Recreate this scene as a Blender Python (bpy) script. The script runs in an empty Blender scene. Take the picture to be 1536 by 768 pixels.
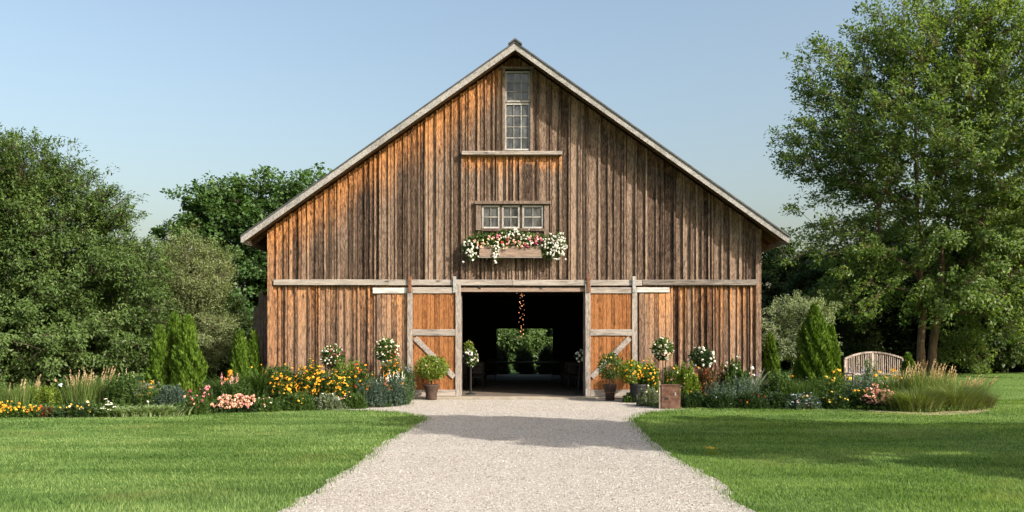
import bpy, math, random
import numpy as np
from mathutils import Vector

R = np.random.default_rng(11)
random.seed(5)
SC = bpy.context.scene
COL = SC.collection
rad = math.radians

# ------------------------------------------------------------------ camera, sky, sun, exposure
F, CAMZ, CAMY, HOR = 1250.0, 1.7, -25.0, 512.0      # focal length in photo pixels, eye height, distance, horizon row
cd = bpy.data.cameras.new('camera')
cam = bpy.data.objects.new('camera', cd)
COL.objects.link(cam)
cam.location = (0, CAMY, CAMZ)
cam.rotation_euler = (rad(90), 0, 0)
cd.sensor_width = 36
cd.lens = F / 1536 * 36
cd.shift_y = (HOR - 384) / 1536
cd.clip_end = 3000
cd.clip_start = 0.05
SC.camera = cam

SUN = Vector((0.92, -0.70, 0.72)).normalized()
EL = math.asin(SUN.z)
AZ = math.atan2(SUN.x, SUN.y)
w = bpy.data.worlds.new('World')
SC.world = w
w.use_nodes = True
wn = w.node_tree
wn.nodes.clear()
sky = wn.nodes.new('ShaderNodeTexSky')
sky.sky_type = 'NISHITA'
sky.sun_disc = False
sky.sun_elevation = EL
sky.sun_rotation = AZ
sky.air_density = 1.4
sky.dust_density = 5.5
sky.ozone_density = 1.0
bg = wn.nodes.new('ShaderNodeBackground')
bg.inputs['Strength'].default_value = 0.138
wo = wn.nodes.new('ShaderNodeOutputWorld')
wn.links.new(sky.outputs[0], bg.inputs[0])
wn.links.new(bg.outputs[0], wo.inputs[0])

sd = bpy.data.lights.new('sun', 'SUN')
sd.energy = 5.0
sd.angle = rad(0.5)
sd.color = (1.0, 0.91, 0.79)
so = bpy.data.objects.new('sun', sd)
COL.objects.link(so)
so.rotation_euler = SUN.to_track_quat('Z', 'Y').to_euler()
so.location = (30, -20, 30)

SC.view_settings.view_transform = 'Standard'
SC.view_settings.look = 'None'
SC.view_settings.exposure = 0.76
SC.view_settings.gamma = 1
SC.render.engine = 'CYCLES'
SC.cycles.max_bounces = 6
SC.cycles.diffuse_bounces = 3
SC.cycles.transmission_bounces = 3
SC.cycles.transparent_max_bounces = 4
SC.cycles.use_denoising = True


def PX(px, t):
    return (px - 768) * t / F


def PZ(py, t):
    return CAMZ + (HOR - py) * t / F


def TG(py):                      # distance at which the ground shows in photo row py
    return CAMZ * F / (py - HOR)


# ------------------------------------------------------------------ node helpers
class NT:
    def __init__(s, name):
        s.m = bpy.data.materials.new(name)
        s.m.use_nodes = True
        s.t = s.m.node_tree
        s.t.nodes.clear()
        s.out = s.t.nodes.new('ShaderNodeOutputMaterial')

    def put(s, sock, v):
        if v is None:
            return
        if isinstance(v, bpy.types.NodeSocket):
            s.t.links.new(v, sock)
        else:
            if sock.type == 'RGBA' and len(v) == 3:
                v = (*v, 1)
            sock.default_value = v

    def node(s, typ, props=None, **ins):
        n = s.t.nodes.new(typ)
        for k, v in (props or {}).items():
            setattr(n, k, v)
        for k, v in ins.items():
            k = k.replace('_', ' ')
            s.put(n.inputs[int(k[1:])] if k[0] == 'i' and k[1:].isdigit() else n.inputs[k], v)
        return n

    def math(s, op, a, b=None, clamp=False):
        n = s.node('ShaderNodeMath', {'operation': op, 'use_clamp': clamp}, i0=a)
        if b is not None:
            s.put(n.inputs[1], b)
        return n.outputs[0]

    def mix(s, f, a, b, typ='MIX'):
        n = s.node('ShaderNodeMix', {'data_type': 'RGBA', 'blend_type': typ, 'clamp_factor': True})
        s.put(n.inputs[0], f)
        s.put(n.inputs[6], a)
        s.put(n.inputs[7], b)
        return n.outputs[2]

    def ramp(s, f, *stops):
        n = s.node('ShaderNodeValToRGB', Fac=f)
        e = n.color_ramp.elements
        while len(e) < len(stops):
            e.new(0.5)
        for el, (p, c) in zip(e, stops):
            el.position = p
            el.color = (*c, 1) if not isinstance(c, (int, float)) else (c, c, c, 1)
        return n.outputs[0]

    def mapr(s, v, a, b, c=0.0, d=1.0):
        n = s.node('ShaderNodeMapRange', {'clamp': True}, i0=v)
        for i, x in enumerate((a, b, c, d)):
            s.put(n.inputs[i + 1], x)
        return n.outputs[0]

    def coords(s, scale=(1, 1, 1), kind='Object'):
        c = s.node('ShaderNodeTexCoord').outputs[kind]
        return s.node('ShaderNodeMapping', Vector=c, Scale=scale).outputs[0]

    def noise(s, vec, scale, detail=4, rough=0.6, w=None):
        n = s.node('ShaderNodeTexNoise', {'noise_dimensions': '4D' if w is not None else '3D'}, Vector=vec, Scale=scale, Detail=detail, Roughness=rough)
        if w is not None:
            s.put(n.inputs['W'], w)
        return n.outputs[0]

    def island(s):
        return s.node('ShaderNodeNewGeometry').outputs['Random Per Island']

    def bsdf(s, col, rough=0.8, bump=None, strength=0.3, dist=0.01, metal=0.0, spec=0.3):
        b = s.node('ShaderNodeBsdfPrincipled')
        s.put(b.inputs['Base Color'], col)
        s.put(b.inputs['Roughness'], rough)
        s.put(b.inputs['Metallic'], metal)
        s.put(b.inputs['Specular IOR Level'], spec)
        if bump is not None:
            bn = s.node('ShaderNodeBump', Height=bump, Strength=strength, Distance=dist)
            s.t.links.new(bn.outputs[0], b.inputs['Normal'])
        s.t.links.new(b.outputs[0], s.out.inputs[0])
        return s.m


def leaf_mat(name, c1, c2, c3=None, trans=0.35, rough=0.5, spec=0.25):
    """green that differs from leaf to leaf, with light passing through the blade"""
    n = NT(name)
    r = n.island()
    cl = n.noise(n.coords(), 0.55, 2)
    r2 = n.math('ADD', n.math('MULTIPLY', r, 0.65), n.math('MULTIPLY', n.mapr(cl, 0.3, 0.7), 0.35))
    col = n.ramp(r2, (0.0, c1), (0.6, c2), (1.0, c3 or c2))
    p = n.node('ShaderNodeBsdfPrincipled')
    n.put(p.inputs['Base Color'], col)
    n.put(p.inputs['Roughness'], rough)
    n.put(p.inputs['Specular IOR Level'], spec)
    tcol = n.mix(1.0, col, (1.35, 1.35, 0.5), 'MULTIPLY')
    t = n.node('ShaderNodeBsdfTranslucent', Color=tcol)
    mx = n.node('ShaderNodeMixShader', i0=trans)
    n.t.links.new(p.outputs[0], mx.inputs[1])
    n.t.links.new(t.outputs[0], mx.inputs[2])
    n.t.links.new(mx.outputs[0], n.out.inputs[0])
    return n.m


def flat_mat(name, c, rough=0.7, var=0.25, trans=0.0):
    """one colour that wanders a little from piece to piece"""
    n = NT(name)
    r = n.island()
    c2 = tuple(min(1, x * (1 + var)) for x in c)
    c1 = tuple(x * (1 - var) for x in c)
    return n.bsdf(n.ramp(r, (0, c1), (1, c2)), rough, spec=0.2)


def bark_mat(name, c1, c2):
    n = NT(name)
    v = n.coords((6, 6, 1.4))
    h = n.noise(v, 1.6, 6, 0.65)
    return n.bsdf(n.ramp(h, (0.3, c1), (0.7, c2)), 0.95, h, 0.8, 0.04)


def wood_mat(name, dark, mid, light, weather=None, orange=((0.205, 0.084, 0.033), (0.53, 0.255, 0.094)), rough=0.85, axis='Z', knots=True):
    """sawn boards: colour per board, grain along the board, knots; weather(n) gives how far the silver-grey has not yet reached"""
    n = NT(name)
    r = n.island()
    r8 = n.math('MULTIPLY', r, 37.0)
    sc = {'Z': (23, 23, 5.0), 'X': (1.7, 15, 15), 'D': (9, 9, 9)}[axis]
    g1 = n.noise(n.coords(sc), 1.0, 6, 0.68, w=r8)              # blotches
    sc2 = {'Z': (46, 46, 10.0), 'X': (3.0, 62, 62), 'D': (34, 34, 34)}[axis]
    g2 = n.noise(n.coords(sc2), 1.0, 4, 0.7, w=r8)              # fine grain
    sc3 = {'Z': (1.7, 1.7, 0.55), 'X': (0.55, 1.7, 1.7), 'D': (1, 1, 1)}[axis]
    g3 = n.noise(n.coords(sc3), 1.0, 3, 0.6, w=r8)
    t = n.math('ADD', n.math('ADD', n.math('MULTIPLY', g1, 0.72), 0.10), n.math('MULTIPLY', n.math('SUBTRACT', r, 0.5), 0.36))
    t = n.math('ADD', t, n.math('MULTIPLY', n.math('SUBTRACT', g2, 0.5), 1.0))
    t = n.math('ADD', t, n.math('MULTIPLY', n.math('SUBTRACT', g3, 0.5), 0.38))
    grey = n.ramp(t, (0.22, dark), (0.46, mid), (0.74, light))
    col = grey
    if weather:
        f = weather(n, r, g1, g3)
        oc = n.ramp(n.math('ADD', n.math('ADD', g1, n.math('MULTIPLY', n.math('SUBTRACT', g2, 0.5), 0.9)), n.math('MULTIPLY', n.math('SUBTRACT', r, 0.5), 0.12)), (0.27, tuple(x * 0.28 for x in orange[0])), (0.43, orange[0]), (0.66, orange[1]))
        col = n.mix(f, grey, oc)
    if knots:
        vs = {'Z': (3.2, 3.2, 1.15), 'X': (1.15, 3.2, 3.2), 'D': (1, 1, 1)}[axis]
        vo = n.node('ShaderNodeTexVoronoi', {'feature': 'F1'}, Vector=n.coords(vs), Scale=1.3)
        k = n.mapr(vo.outputs['Distance'], 0.07, 0.17, 1.0, 0.0)
        k = n.math('MULTIPLY', k, n.math('GREATER_THAN', n.node('ShaderNodeSeparateColor', Color=vo.outputs['Color']).outputs[0], 0.4))
        col = n.mix(n.math('MULTIPLY', k, 0.8), col, tuple(x * 0.5 for x in dark))
    hb = n.math('ADD', n.math('MULTIPLY', g2, 0.8), g1)
    return n.bsdf(col, rough, hb, 0.8, 0.012, spec=0.15)


RIDGE_X, RIDGE_Z, SLOPE = 0.09, 10.40, 0.7075


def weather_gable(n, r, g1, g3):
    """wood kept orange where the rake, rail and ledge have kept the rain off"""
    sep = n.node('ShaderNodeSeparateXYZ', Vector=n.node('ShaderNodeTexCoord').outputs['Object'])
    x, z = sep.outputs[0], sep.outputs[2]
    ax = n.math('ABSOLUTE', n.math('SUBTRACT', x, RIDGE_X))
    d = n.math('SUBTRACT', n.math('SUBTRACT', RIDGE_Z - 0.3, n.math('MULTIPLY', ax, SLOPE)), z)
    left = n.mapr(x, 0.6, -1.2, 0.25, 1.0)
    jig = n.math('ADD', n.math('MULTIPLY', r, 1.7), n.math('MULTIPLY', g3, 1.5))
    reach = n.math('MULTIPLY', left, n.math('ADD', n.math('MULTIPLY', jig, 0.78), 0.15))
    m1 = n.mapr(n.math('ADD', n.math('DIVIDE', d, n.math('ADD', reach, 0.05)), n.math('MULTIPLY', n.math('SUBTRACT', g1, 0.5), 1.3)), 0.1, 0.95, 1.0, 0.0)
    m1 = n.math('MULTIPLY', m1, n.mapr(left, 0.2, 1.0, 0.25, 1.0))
    # below the track beam
    low = n.math('LESS_THAN', z, 3.45)
    d2 = n.math('SUBTRACT', 3.45, z)
    m2 = n.mapr(n.math('DIVIDE', d2, n.math('ADD', n.math('MULTIPLY', jig, 0.95), 0.3)), 0.1, 1.0, 0.9, 0.16)
    m2 = n.math('MULTIPLY', n.math('MULTIPLY', low, m2), n.mapr(n.math('FRACT', n.math('MULTIPLY', r, 7.0)), 0.15, 0.7, 0.2, 1.0))
    # below the loft ledge
    inx = n.math('LESS_THAN', n.math('ABSOLUTE', n.math('SUBTRACT', x, 0.0)), 1.48)
    d3 = n.math('SUBTRACT', 7.28, z)
    m3 = n.math('MULTIPLY', n.mapr(n.math('DIVIDE', d3, n.math('ADD', n.math('MULTIPLY', jig, 0.3), 0.06)), 0.3, 1.0, 1.0, 0.0), n.math('MULTIPLY', inx, n.math('GREATER_THAN', d3, 0.0)))
    # near the left corner the boards are warmer all the way down
    m4 = n.math('MULTIPLY', n.mapr(x, -7.4, -6.0, 0.6, 0.0), n.mapr(n.math('ADD', g3, n.math('MULTIPLY', r, 0.4)), 0.45, 0.8))
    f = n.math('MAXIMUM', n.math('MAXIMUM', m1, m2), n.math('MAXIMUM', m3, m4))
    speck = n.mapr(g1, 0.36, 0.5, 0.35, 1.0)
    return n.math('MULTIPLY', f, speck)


GREYB = ((0.022, 0.0145, 0.0108), (0.115, 0.078, 0.057), (0.31, 0.226, 0.168))
M = {}
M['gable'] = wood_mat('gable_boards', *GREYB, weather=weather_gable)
M['door'] = wood_mat('door_boards', (0.10, 0.05, 0.02), (0.30, 0.14, 0.05), (0.5, 0.26, 0.1), weather=lambda n, r, g1, g3: n.mapr(n.math('ADD', n.math('MULTIPLY', g1, 0.7), n.math('MULTIPLY', g3, 0.3)), 0.34, 0.52, 0.25, 1.0), orange=((0.15, 0.058, 0.021), (0.32, 0.138, 0.053)))
M['trim'] = wood_mat('grey_trim', (0.055, 0.047, 0.042), (0.175, 0.153, 0.136), (0.36, 0.325, 0.295), axis='X')
M['trimz'] = wood_mat('grey_trim_upright', (0.055, 0.047, 0.042), (0.175, 0.153, 0.136), (0.36, 0.325, 0.295))
M['brace'] = wood_mat('grey_brace', (0.055, 0.047, 0.042), (0.175, 0.153, 0.136), (0.36, 0.325, 0.295), axis='D', knots=False)
M['rake'] = wood_mat('rake_grey', (0.09, 0.088, 0.086), (0.225, 0.217, 0.208), (0.39, 0.38, 0.37), axis='D', knots=False)
M['casing'] = wood_mat('brown_casing', (0.025, 0.017, 0.013), (0.095, 0.067, 0.052), (0.21, 0.16, 0.13))
M['header'] = wood_mat('header_wood', (0.05, 0.034, 0.027), (0.17, 0.12, 0.093), (0.30, 0.23, 0.185), axis='X')
M['white'] = wood_mat('peeling_white', (0.10, 0.09, 0.08), (0.30, 0.285, 0.27), (0.58, 0.57, 0.55), axis='X', knots=False)
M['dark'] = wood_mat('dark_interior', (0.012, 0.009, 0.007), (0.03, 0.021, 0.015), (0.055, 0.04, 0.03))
M['soffit'] = wood_mat('soffit_boards', (0.04, 0.022, 0.012), (0.12, 0.065, 0.035), (0.22, 0.12, 0.06), axis='X')
M['bench'] = wood_mat('teak_grey', (0.09, 0.075, 0.064), (0.235, 0.195, 0.168), (0.40, 0.345, 0.305))
M['sash'] = wood_mat('old_sash', (0.12, 0.11, 0.10), (0.27, 0.26, 0.245), (0.45, 0.44, 0.42), axis='D', knots=False)
M['sashdark'] = wood_mat('grey_sash', (0.10, 0.095, 0.09), (0.2, 0.19, 0.18), (0.33, 0.31, 0.3), axis='D', knots=False)
n = NT('old_glass')
h = n.noise(n.coords((1, 1, 1)), 2.6, 3)
M['glass'] = n.bsdf(n.ramp(n.noise(n.coords((3, 3, 1.2)), 2.2, 4), (0.35, (0.012, 0.013, 0.014)), (0.7, (0.10, 0.105, 0.105))), 0.10, h, 0.12, 0.05, spec=0.6)  # broad pale noise in the base colour stands in for reflections
n = NT('metal_roof')
h = n.noise(n.coords((0.6, 8, 8)), 1.2, 4)
M['roof'] = n.bsdf(n.ramp(h, (0.3, (0.045, 0.05, 0.056)), (0.7, (0.10, 0.105, 0.11))), 0.5, metal=0.4)
n = NT('ridge_metal')
M['ridge'] = n.bsdf(n.ramp(n.noise(n.coords(), 6, 3), (0.3, (0.03, 0.03, 0.03)), (0.7, (0.09, 0.09, 0.09))), 0.6, metal=0.4)
n = NT('rust')
h = n.noise(n.coords((1, 1, 1)), 16, 5, 0.7)
M['rust'] = n.bsdf(n.ramp(h, (0.3, (0.06, 0.03, 0.02)), (0.5, (0.17, 0.075, 0.04)), (0.75, (0.30, 0.16, 0.09))), 0.75, h, 0.3, 0.01, metal=0.2)
n = NT('rusty_plate')
h = n.noise(n.coords((1, 1, 1)), 7, 6, 0.7)
M['plate'] = n.bsdf(n.ramp(h, (0.30, (0.045, 0.022, 0.016)), (0.5, (0.115, 0.058, 0.040)), (0.72, (0.20, 0.12, 0.09))), 0.6, h, 0.3, 0.01, metal=0.25)
n = NT('galvanised')
M['galv'] = n.bsdf(n.ramp(n.noise(n.coords(), 9, 3), (0.3, (0.25, 0.25, 0.25)), (0.7, (0.5, 0.5, 0.5))), 0.5, metal=0.6)
n = NT('concrete')
h = n.noise(n.coords(), 3, 8, 0.7)
M['concrete'] = n.bsdf(n.ramp(h, (0.3, (0.2, 0.17, 0.13)), (0.7, (0.36, 0.32, 0.26))), 0.9, h, 0.3, 0.01)
n = NT('barn_floor')
h = n.noise(n.coords(), 2, 8, 0.7)
M['floor'] = n.bsdf(n.ramp(h, (0.3, (0.07, 0.058, 0.045)), (0.7, (0.15, 0.125, 0.10))), 0.9, h, 0.3, 0.01)  # interior shade put into the colour, darker than the threshold concrete
n = NT('dark_iron')
M['iron'] = n.bsdf((0.018, 0.017, 0.016), 0.6)
n = NT('dark_chair_wood')
M['chair'] = n.bsdf(n.ramp(n.noise(n.coords((3, 3, 30)), 2, 3), (0.3, (0.010, 0.007, 0.005)), (0.7, (0.022, 0.016, 0.012))), 0.5)
n = NT('charcoal_pot')
M['pot'] = n.bsdf(n.ramp(n.noise(n.coords(), 12, 4), (0.3, (0.012, 0.013, 0.014)), (0.7, (0.03, 0.03, 0.032))), 0.7)
n = NT('clay_pot')
M['clay'] = n.bsdf(n.ramp(n.noise(n.coords(), 9, 5), (0.3, (0.03, 0.019, 0.015)), (0.7, (0.09, 0.056, 0.042))), 0.8)
n = NT('warm_bulb')
e = n.node('ShaderNodeEmission', Color=(1.0, 0.42, 0.18, 1), Strength=1.7)
n.t.links.new(e.outputs[0], n.out.inputs[0])
M['bulb'] = n.m

n = NT('soil')
h = n.noise(n.coords(), 14, 6, 0.75)
M['soil'] = n.bsdf(n.ramp(h, (0.3, (0.018, 0.012, 0.008)), (0.75, (0.07, 0.048, 0.03))), 0.95, h, 0.8, 0.04)
n = NT('dry_edge')
h = n.noise(n.coords(), 12, 6, 0.75)
M['dryedge'] = n.bsdf(n.ramp(h, (0.3, (0.22, 0.17, 0.11)), (0.75, (0.45, 0.37, 0.26))), 0.95, h, 0.6, 0.03)

n = NT('turf')
a = n.noise(n.coords((0.35, 1.0, 1)), 0.9, 4, 0.6)
b = n.noise(n.coords((3, 3, 1)), 7, 5, 0.7)
c = n.noise(n.coords((90, 40, 1)), 1.0, 2, 0.7)
t = n.math('ADD', n.math('MULTIPLY', a, 0.5), n.math('ADD', n.math('MULTIPLY', b, 0.3), n.math('MULTIPLY', c, 0.35)))
M['turf'] = n.bsdf(n.ramp(t, (0.38, (0.050, 0.085, 0.018)), (0.56, (0.09, 0.16, 0.036)), (0.78, (0.15, 0.215, 0.07))), 0.9, n.math('ADD', b, c), 0.6, 0.03, spec=0.1)
def grass_mat():
    n = NT('grass_blades')
    r = n.island()
    p = n.coords((0.28, 1.15, 1))
    a = n.noise(p, 0.85, 4, 0.62)
    dry = n.noise(n.coords((0.8, 1.2, 1)), 0.55, 3, 0.6)
    b = n.noise(n.coords((1, 1.6, 1)), 2.4, 3, 0.6)
    t = n.math('ADD', n.math('MULTIPLY', r, 0.50), n.math('ADD', n.math('MULTIPLY', n.mapr(a, 0.3, 0.7), 0.36), n.math('MULTIPLY', b, 0.26)))
    col = n.ramp(t, (0.30, (0.032, 0.074, 0.016)), (0.52, (0.104, 0.192, 0.048)), (0.72, (0.195, 0.305, 0.096)), (0.98, (0.38, 0.45, 0.20)))
    col = n.mix(n.math('MULTIPLY', n.mapr(dry, 0.55, 0.75), 0.45), col, (0.26, 0.26, 0.10))
    p = n.node('ShaderNodeBsdfPrincipled', Roughness=0.6)
    n.put(p.inputs['Base Color'], col)
    n.put(p.inputs['Specular IOR Level'], 0.2)
    t = n.node('ShaderNodeBsdfTranslucent', Color=n.mix(1.0, col, (1.3, 1.3, 0.6), 'MULTIPLY'))
    mx = n.node('ShaderNodeMixShader', i0=0.5)
    n.t.links.new(p.outputs[0], mx.inputs[1])
    n.t.links.new(t.outputs[0], mx.inputs[2])
    n.t.links.new(mx.outputs[0], n.out.inputs[0])
    return n.m
M['grass'] = grass_mat()

n = NT('gravel_bed')
vo = n.node('ShaderNodeTexVoronoi', Vector=n.coords(), Scale=38.0)
vo2 = n.node('ShaderNodeTexVoronoi', Vector=n.coords(), Scale=85.0)
a = n.noise(n.coords(), 0.7, 4, 0.6)
cc = n.node('ShaderNodeSeparateColor', Color=vo.outputs['Color']).outputs[0]
c2 = n.node('ShaderNodeSeparateColor', Color=vo2.outputs['Color']).outputs[0]
t = n.math('ADD', n.math('MULTIPLY', cc, 0.45), n.math('ADD', n.math('MULTIPLY', c2, 0.3), n.math('MULTIPLY', a, 0.35)))
hb = n.math('ADD', n.math('SUBTRACT', 1.0, vo.outputs['Distance']), n.math('MULTIPLY', n.math('SUBTRACT', 1.0, vo2.outputs['Distance']), 0.5))
M['gravel'] = n.bsdf(n.ramp(t, (0.12, (0.134, 0.114, 0.092)), (0.36, (0.285, 0.258, 0.226)), (0.65, (0.371, 0.348, 0.312)), (0.95, (0.489, 0.475, 0.45))), 0.9, hb, 0.75, 0.012, spec=0.15)
n = NT('gravel_stone')
M['stone'] = n.bsdf(n.ramp(n.island(), (0.0, (0.149, 0.127, 0.106)), (0.25, (0.291, 0.267, 0.234)), (0.7, (0.386, 0.364, 0.332)), (1.0, (0.52, 0.508, 0.488))), 0.9, spec=0.15)

BARK = bark_mat('bark', (0.035, 0.026, 0.020), (0.13, 0.10, 0.078))
BARKR = bark_mat('bark_brown', (0.045, 0.027, 0.018), (0.19, 0.125, 0.085))
L = {
    'near': leaf_mat('leaf_near_tree', (0.032, 0.064, 0.015), (0.074, 0.126, 0.031), (0.142, 0.205, 0.064)),
    'airy': leaf_mat('leaf_airy_tree', (0.058, 0.104, 0.028), (0.124, 0.192, 0.054), (0.21, 0.285, 0.094), trans=0.46),
    'maple': leaf_mat('leaf_maple', (0.035, 0.08, 0.022), (0.07, 0.138, 0.04), (0.115, 0.185, 0.065)),
    'olive': leaf_mat('leaf_olive', (0.105, 0.14, 0.055), (0.18, 0.22, 0.095), (0.28, 0.315, 0.16)),
    'bright': leaf_mat('leaf_light_tree', (0.035, 0.072, 0.019), (0.08, 0.14, 0.038), (0.15, 0.215, 0.065), trans=0.4),
    'wood': leaf_mat('leaf_far', (0.018, 0.036, 0.010), (0.04, 0.068, 0.018), (0.075, 0.105, 0.03)),
    'silver': leaf_mat('leaf_silver', (0.12, 0.165, 0.09), (0.22, 0.275, 0.165), (0.33, 0.38, 0.26)),
    'arbor': leaf_mat('leaf_arborvitae', (0.040, 0.090, 0.010), (0.088, 0.160, 0.017), (0.16, 0.235, 0.034), trans=0.25),
    'mid': leaf_mat('leaf_mid', (0.03, 0.062, 0.014), (0.06, 0.115, 0.025), (0.11, 0.17, 0.045)),
    'dark': leaf_mat('leaf_dark', (0.014, 0.032, 0.012), (0.03, 0.062, 0.02), (0.055, 0.095, 0.03)),
    'lime': leaf_mat('leaf_lime', (0.075, 0.13, 0.015), (0.14, 0.205, 0.028), (0.22, 0.28, 0.05)),
    'grey': leaf_mat('leaf_grey', (0.09, 0.125, 0.08), (0.17, 0.21, 0.14), (0.26, 0.30, 0.21)),
    'blue': leaf_mat('leaf_blue', (0.04, 0.075, 0.055), (0.075, 0.12, 0.095), (0.13, 0.18, 0.15)),
    'varieg': leaf_mat('leaf_variegated', (0.09, 0.16, 0.05), (0.26, 0.34, 0.16), (0.48, 0.54, 0.36)),
    'bronze': leaf_mat('leaf_bronze', (0.05, 0.028, 0.015), (0.10, 0.06, 0.03), (0.10, 0.11, 0.04)),
    'straw': leaf_mat('blade_straw', (0.07, 0.125, 0.03), (0.135, 0.205, 0.055), (0.23, 0.28, 0.10)),
    'fount': leaf_mat('blade_fountain', (0.05, 0.085, 0.02), (0.12, 0.165, 0.045), (0.27, 0.28, 0.11)),
    'plume': leaf_mat('plume_tan', (0.36, 0.26, 0.15), (0.52, 0.40, 0.25), (0.66, 0.55, 0.38), trans=0.3),
}
B = {
    'white': flat_mat('petal_white', (0.74, 0.74, 0.66), var=0.1),
    'cream': flat_mat('petal_cream', (0.72, 0.66, 0.42), var=0.12),
    'pink': flat_mat('petal_pink', (0.68, 0.26, 0.29)),
    'peach': flat_mat('petal_peach', (0.72, 0.40, 0.29)),
    'rose': flat_mat('petal_rose', (0.40, 0.06, 0.12)),
    'red': flat_mat('petal_red', (0.52, 0.05, 0.03)),
    'orange': flat_mat('petal_orange', (0.78, 0.26, 0.015)),
    'gold': flat_mat('petal_gold', (0.70, 0.33, 0.02)),
    'yellow': flat_mat('petal_yellow', (0.72, 0.50, 0.06)),
    'purple': flat_mat('petal_purple', (0.26, 0.17, 0.36)),
    'lilac': flat_mat('petal_lilac', (0.42, 0.42, 0.62)),
    'bluew': flat_mat('petal_pale_blue', (0.55, 0.60, 0.72)),
    'eye': flat_mat('flower_eye', (0.035, 0.018, 0.01)),
}


# ------------------------------------------------------------------ mesh helpers
def link(o, parent=None):
    COL.objects.link(o)
    if parent is not None:
        o.parent = parent
    return o


def quads_obj(name, V, parts, parent=None, smooth=False, size=4):
    """V (n,3); parts: list of (face index array, material)"""
    me = bpy.data.meshes.new(name)
    V = np.ascontiguousarray(V, dtype=np.float32)
    loops, starts, mi, s0 = [], [], [], 0
    for k, (fa, m) in enumerate(parts):
        fa = np.asarray(fa, dtype=np.int32)
        me.materials.append(m)
        loops.append(fa.ravel())
        starts.append(s0 + np.arange(len(fa), dtype=np.int32) * fa.shape[1])
        s0 += fa.size
        mi.append(np.full(len(fa), k, dtype=np.int32))
    loops = np.concatenate(loops)
    starts = np.concatenate(starts)
    me.vertices.add(len(V))
    me.vertices.foreach_set('co', V.ravel())
    me.loops.add(len(loops))
    me.loops.foreach_set('vertex_index', loops)
    me.polygons.add(len(starts))
    me.polygons.foreach_set('loop_start', starts)
    me.polygons.foreach_set('material_index', np.concatenate(mi))
    if smooth:
        me.polygons.foreach_set('use_smooth', np.ones(len(starts), dtype=bool))
    me.update(calc_edges=True)
    me.validate()
    return link(bpy.data.objects.new(name, me), parent)


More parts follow.
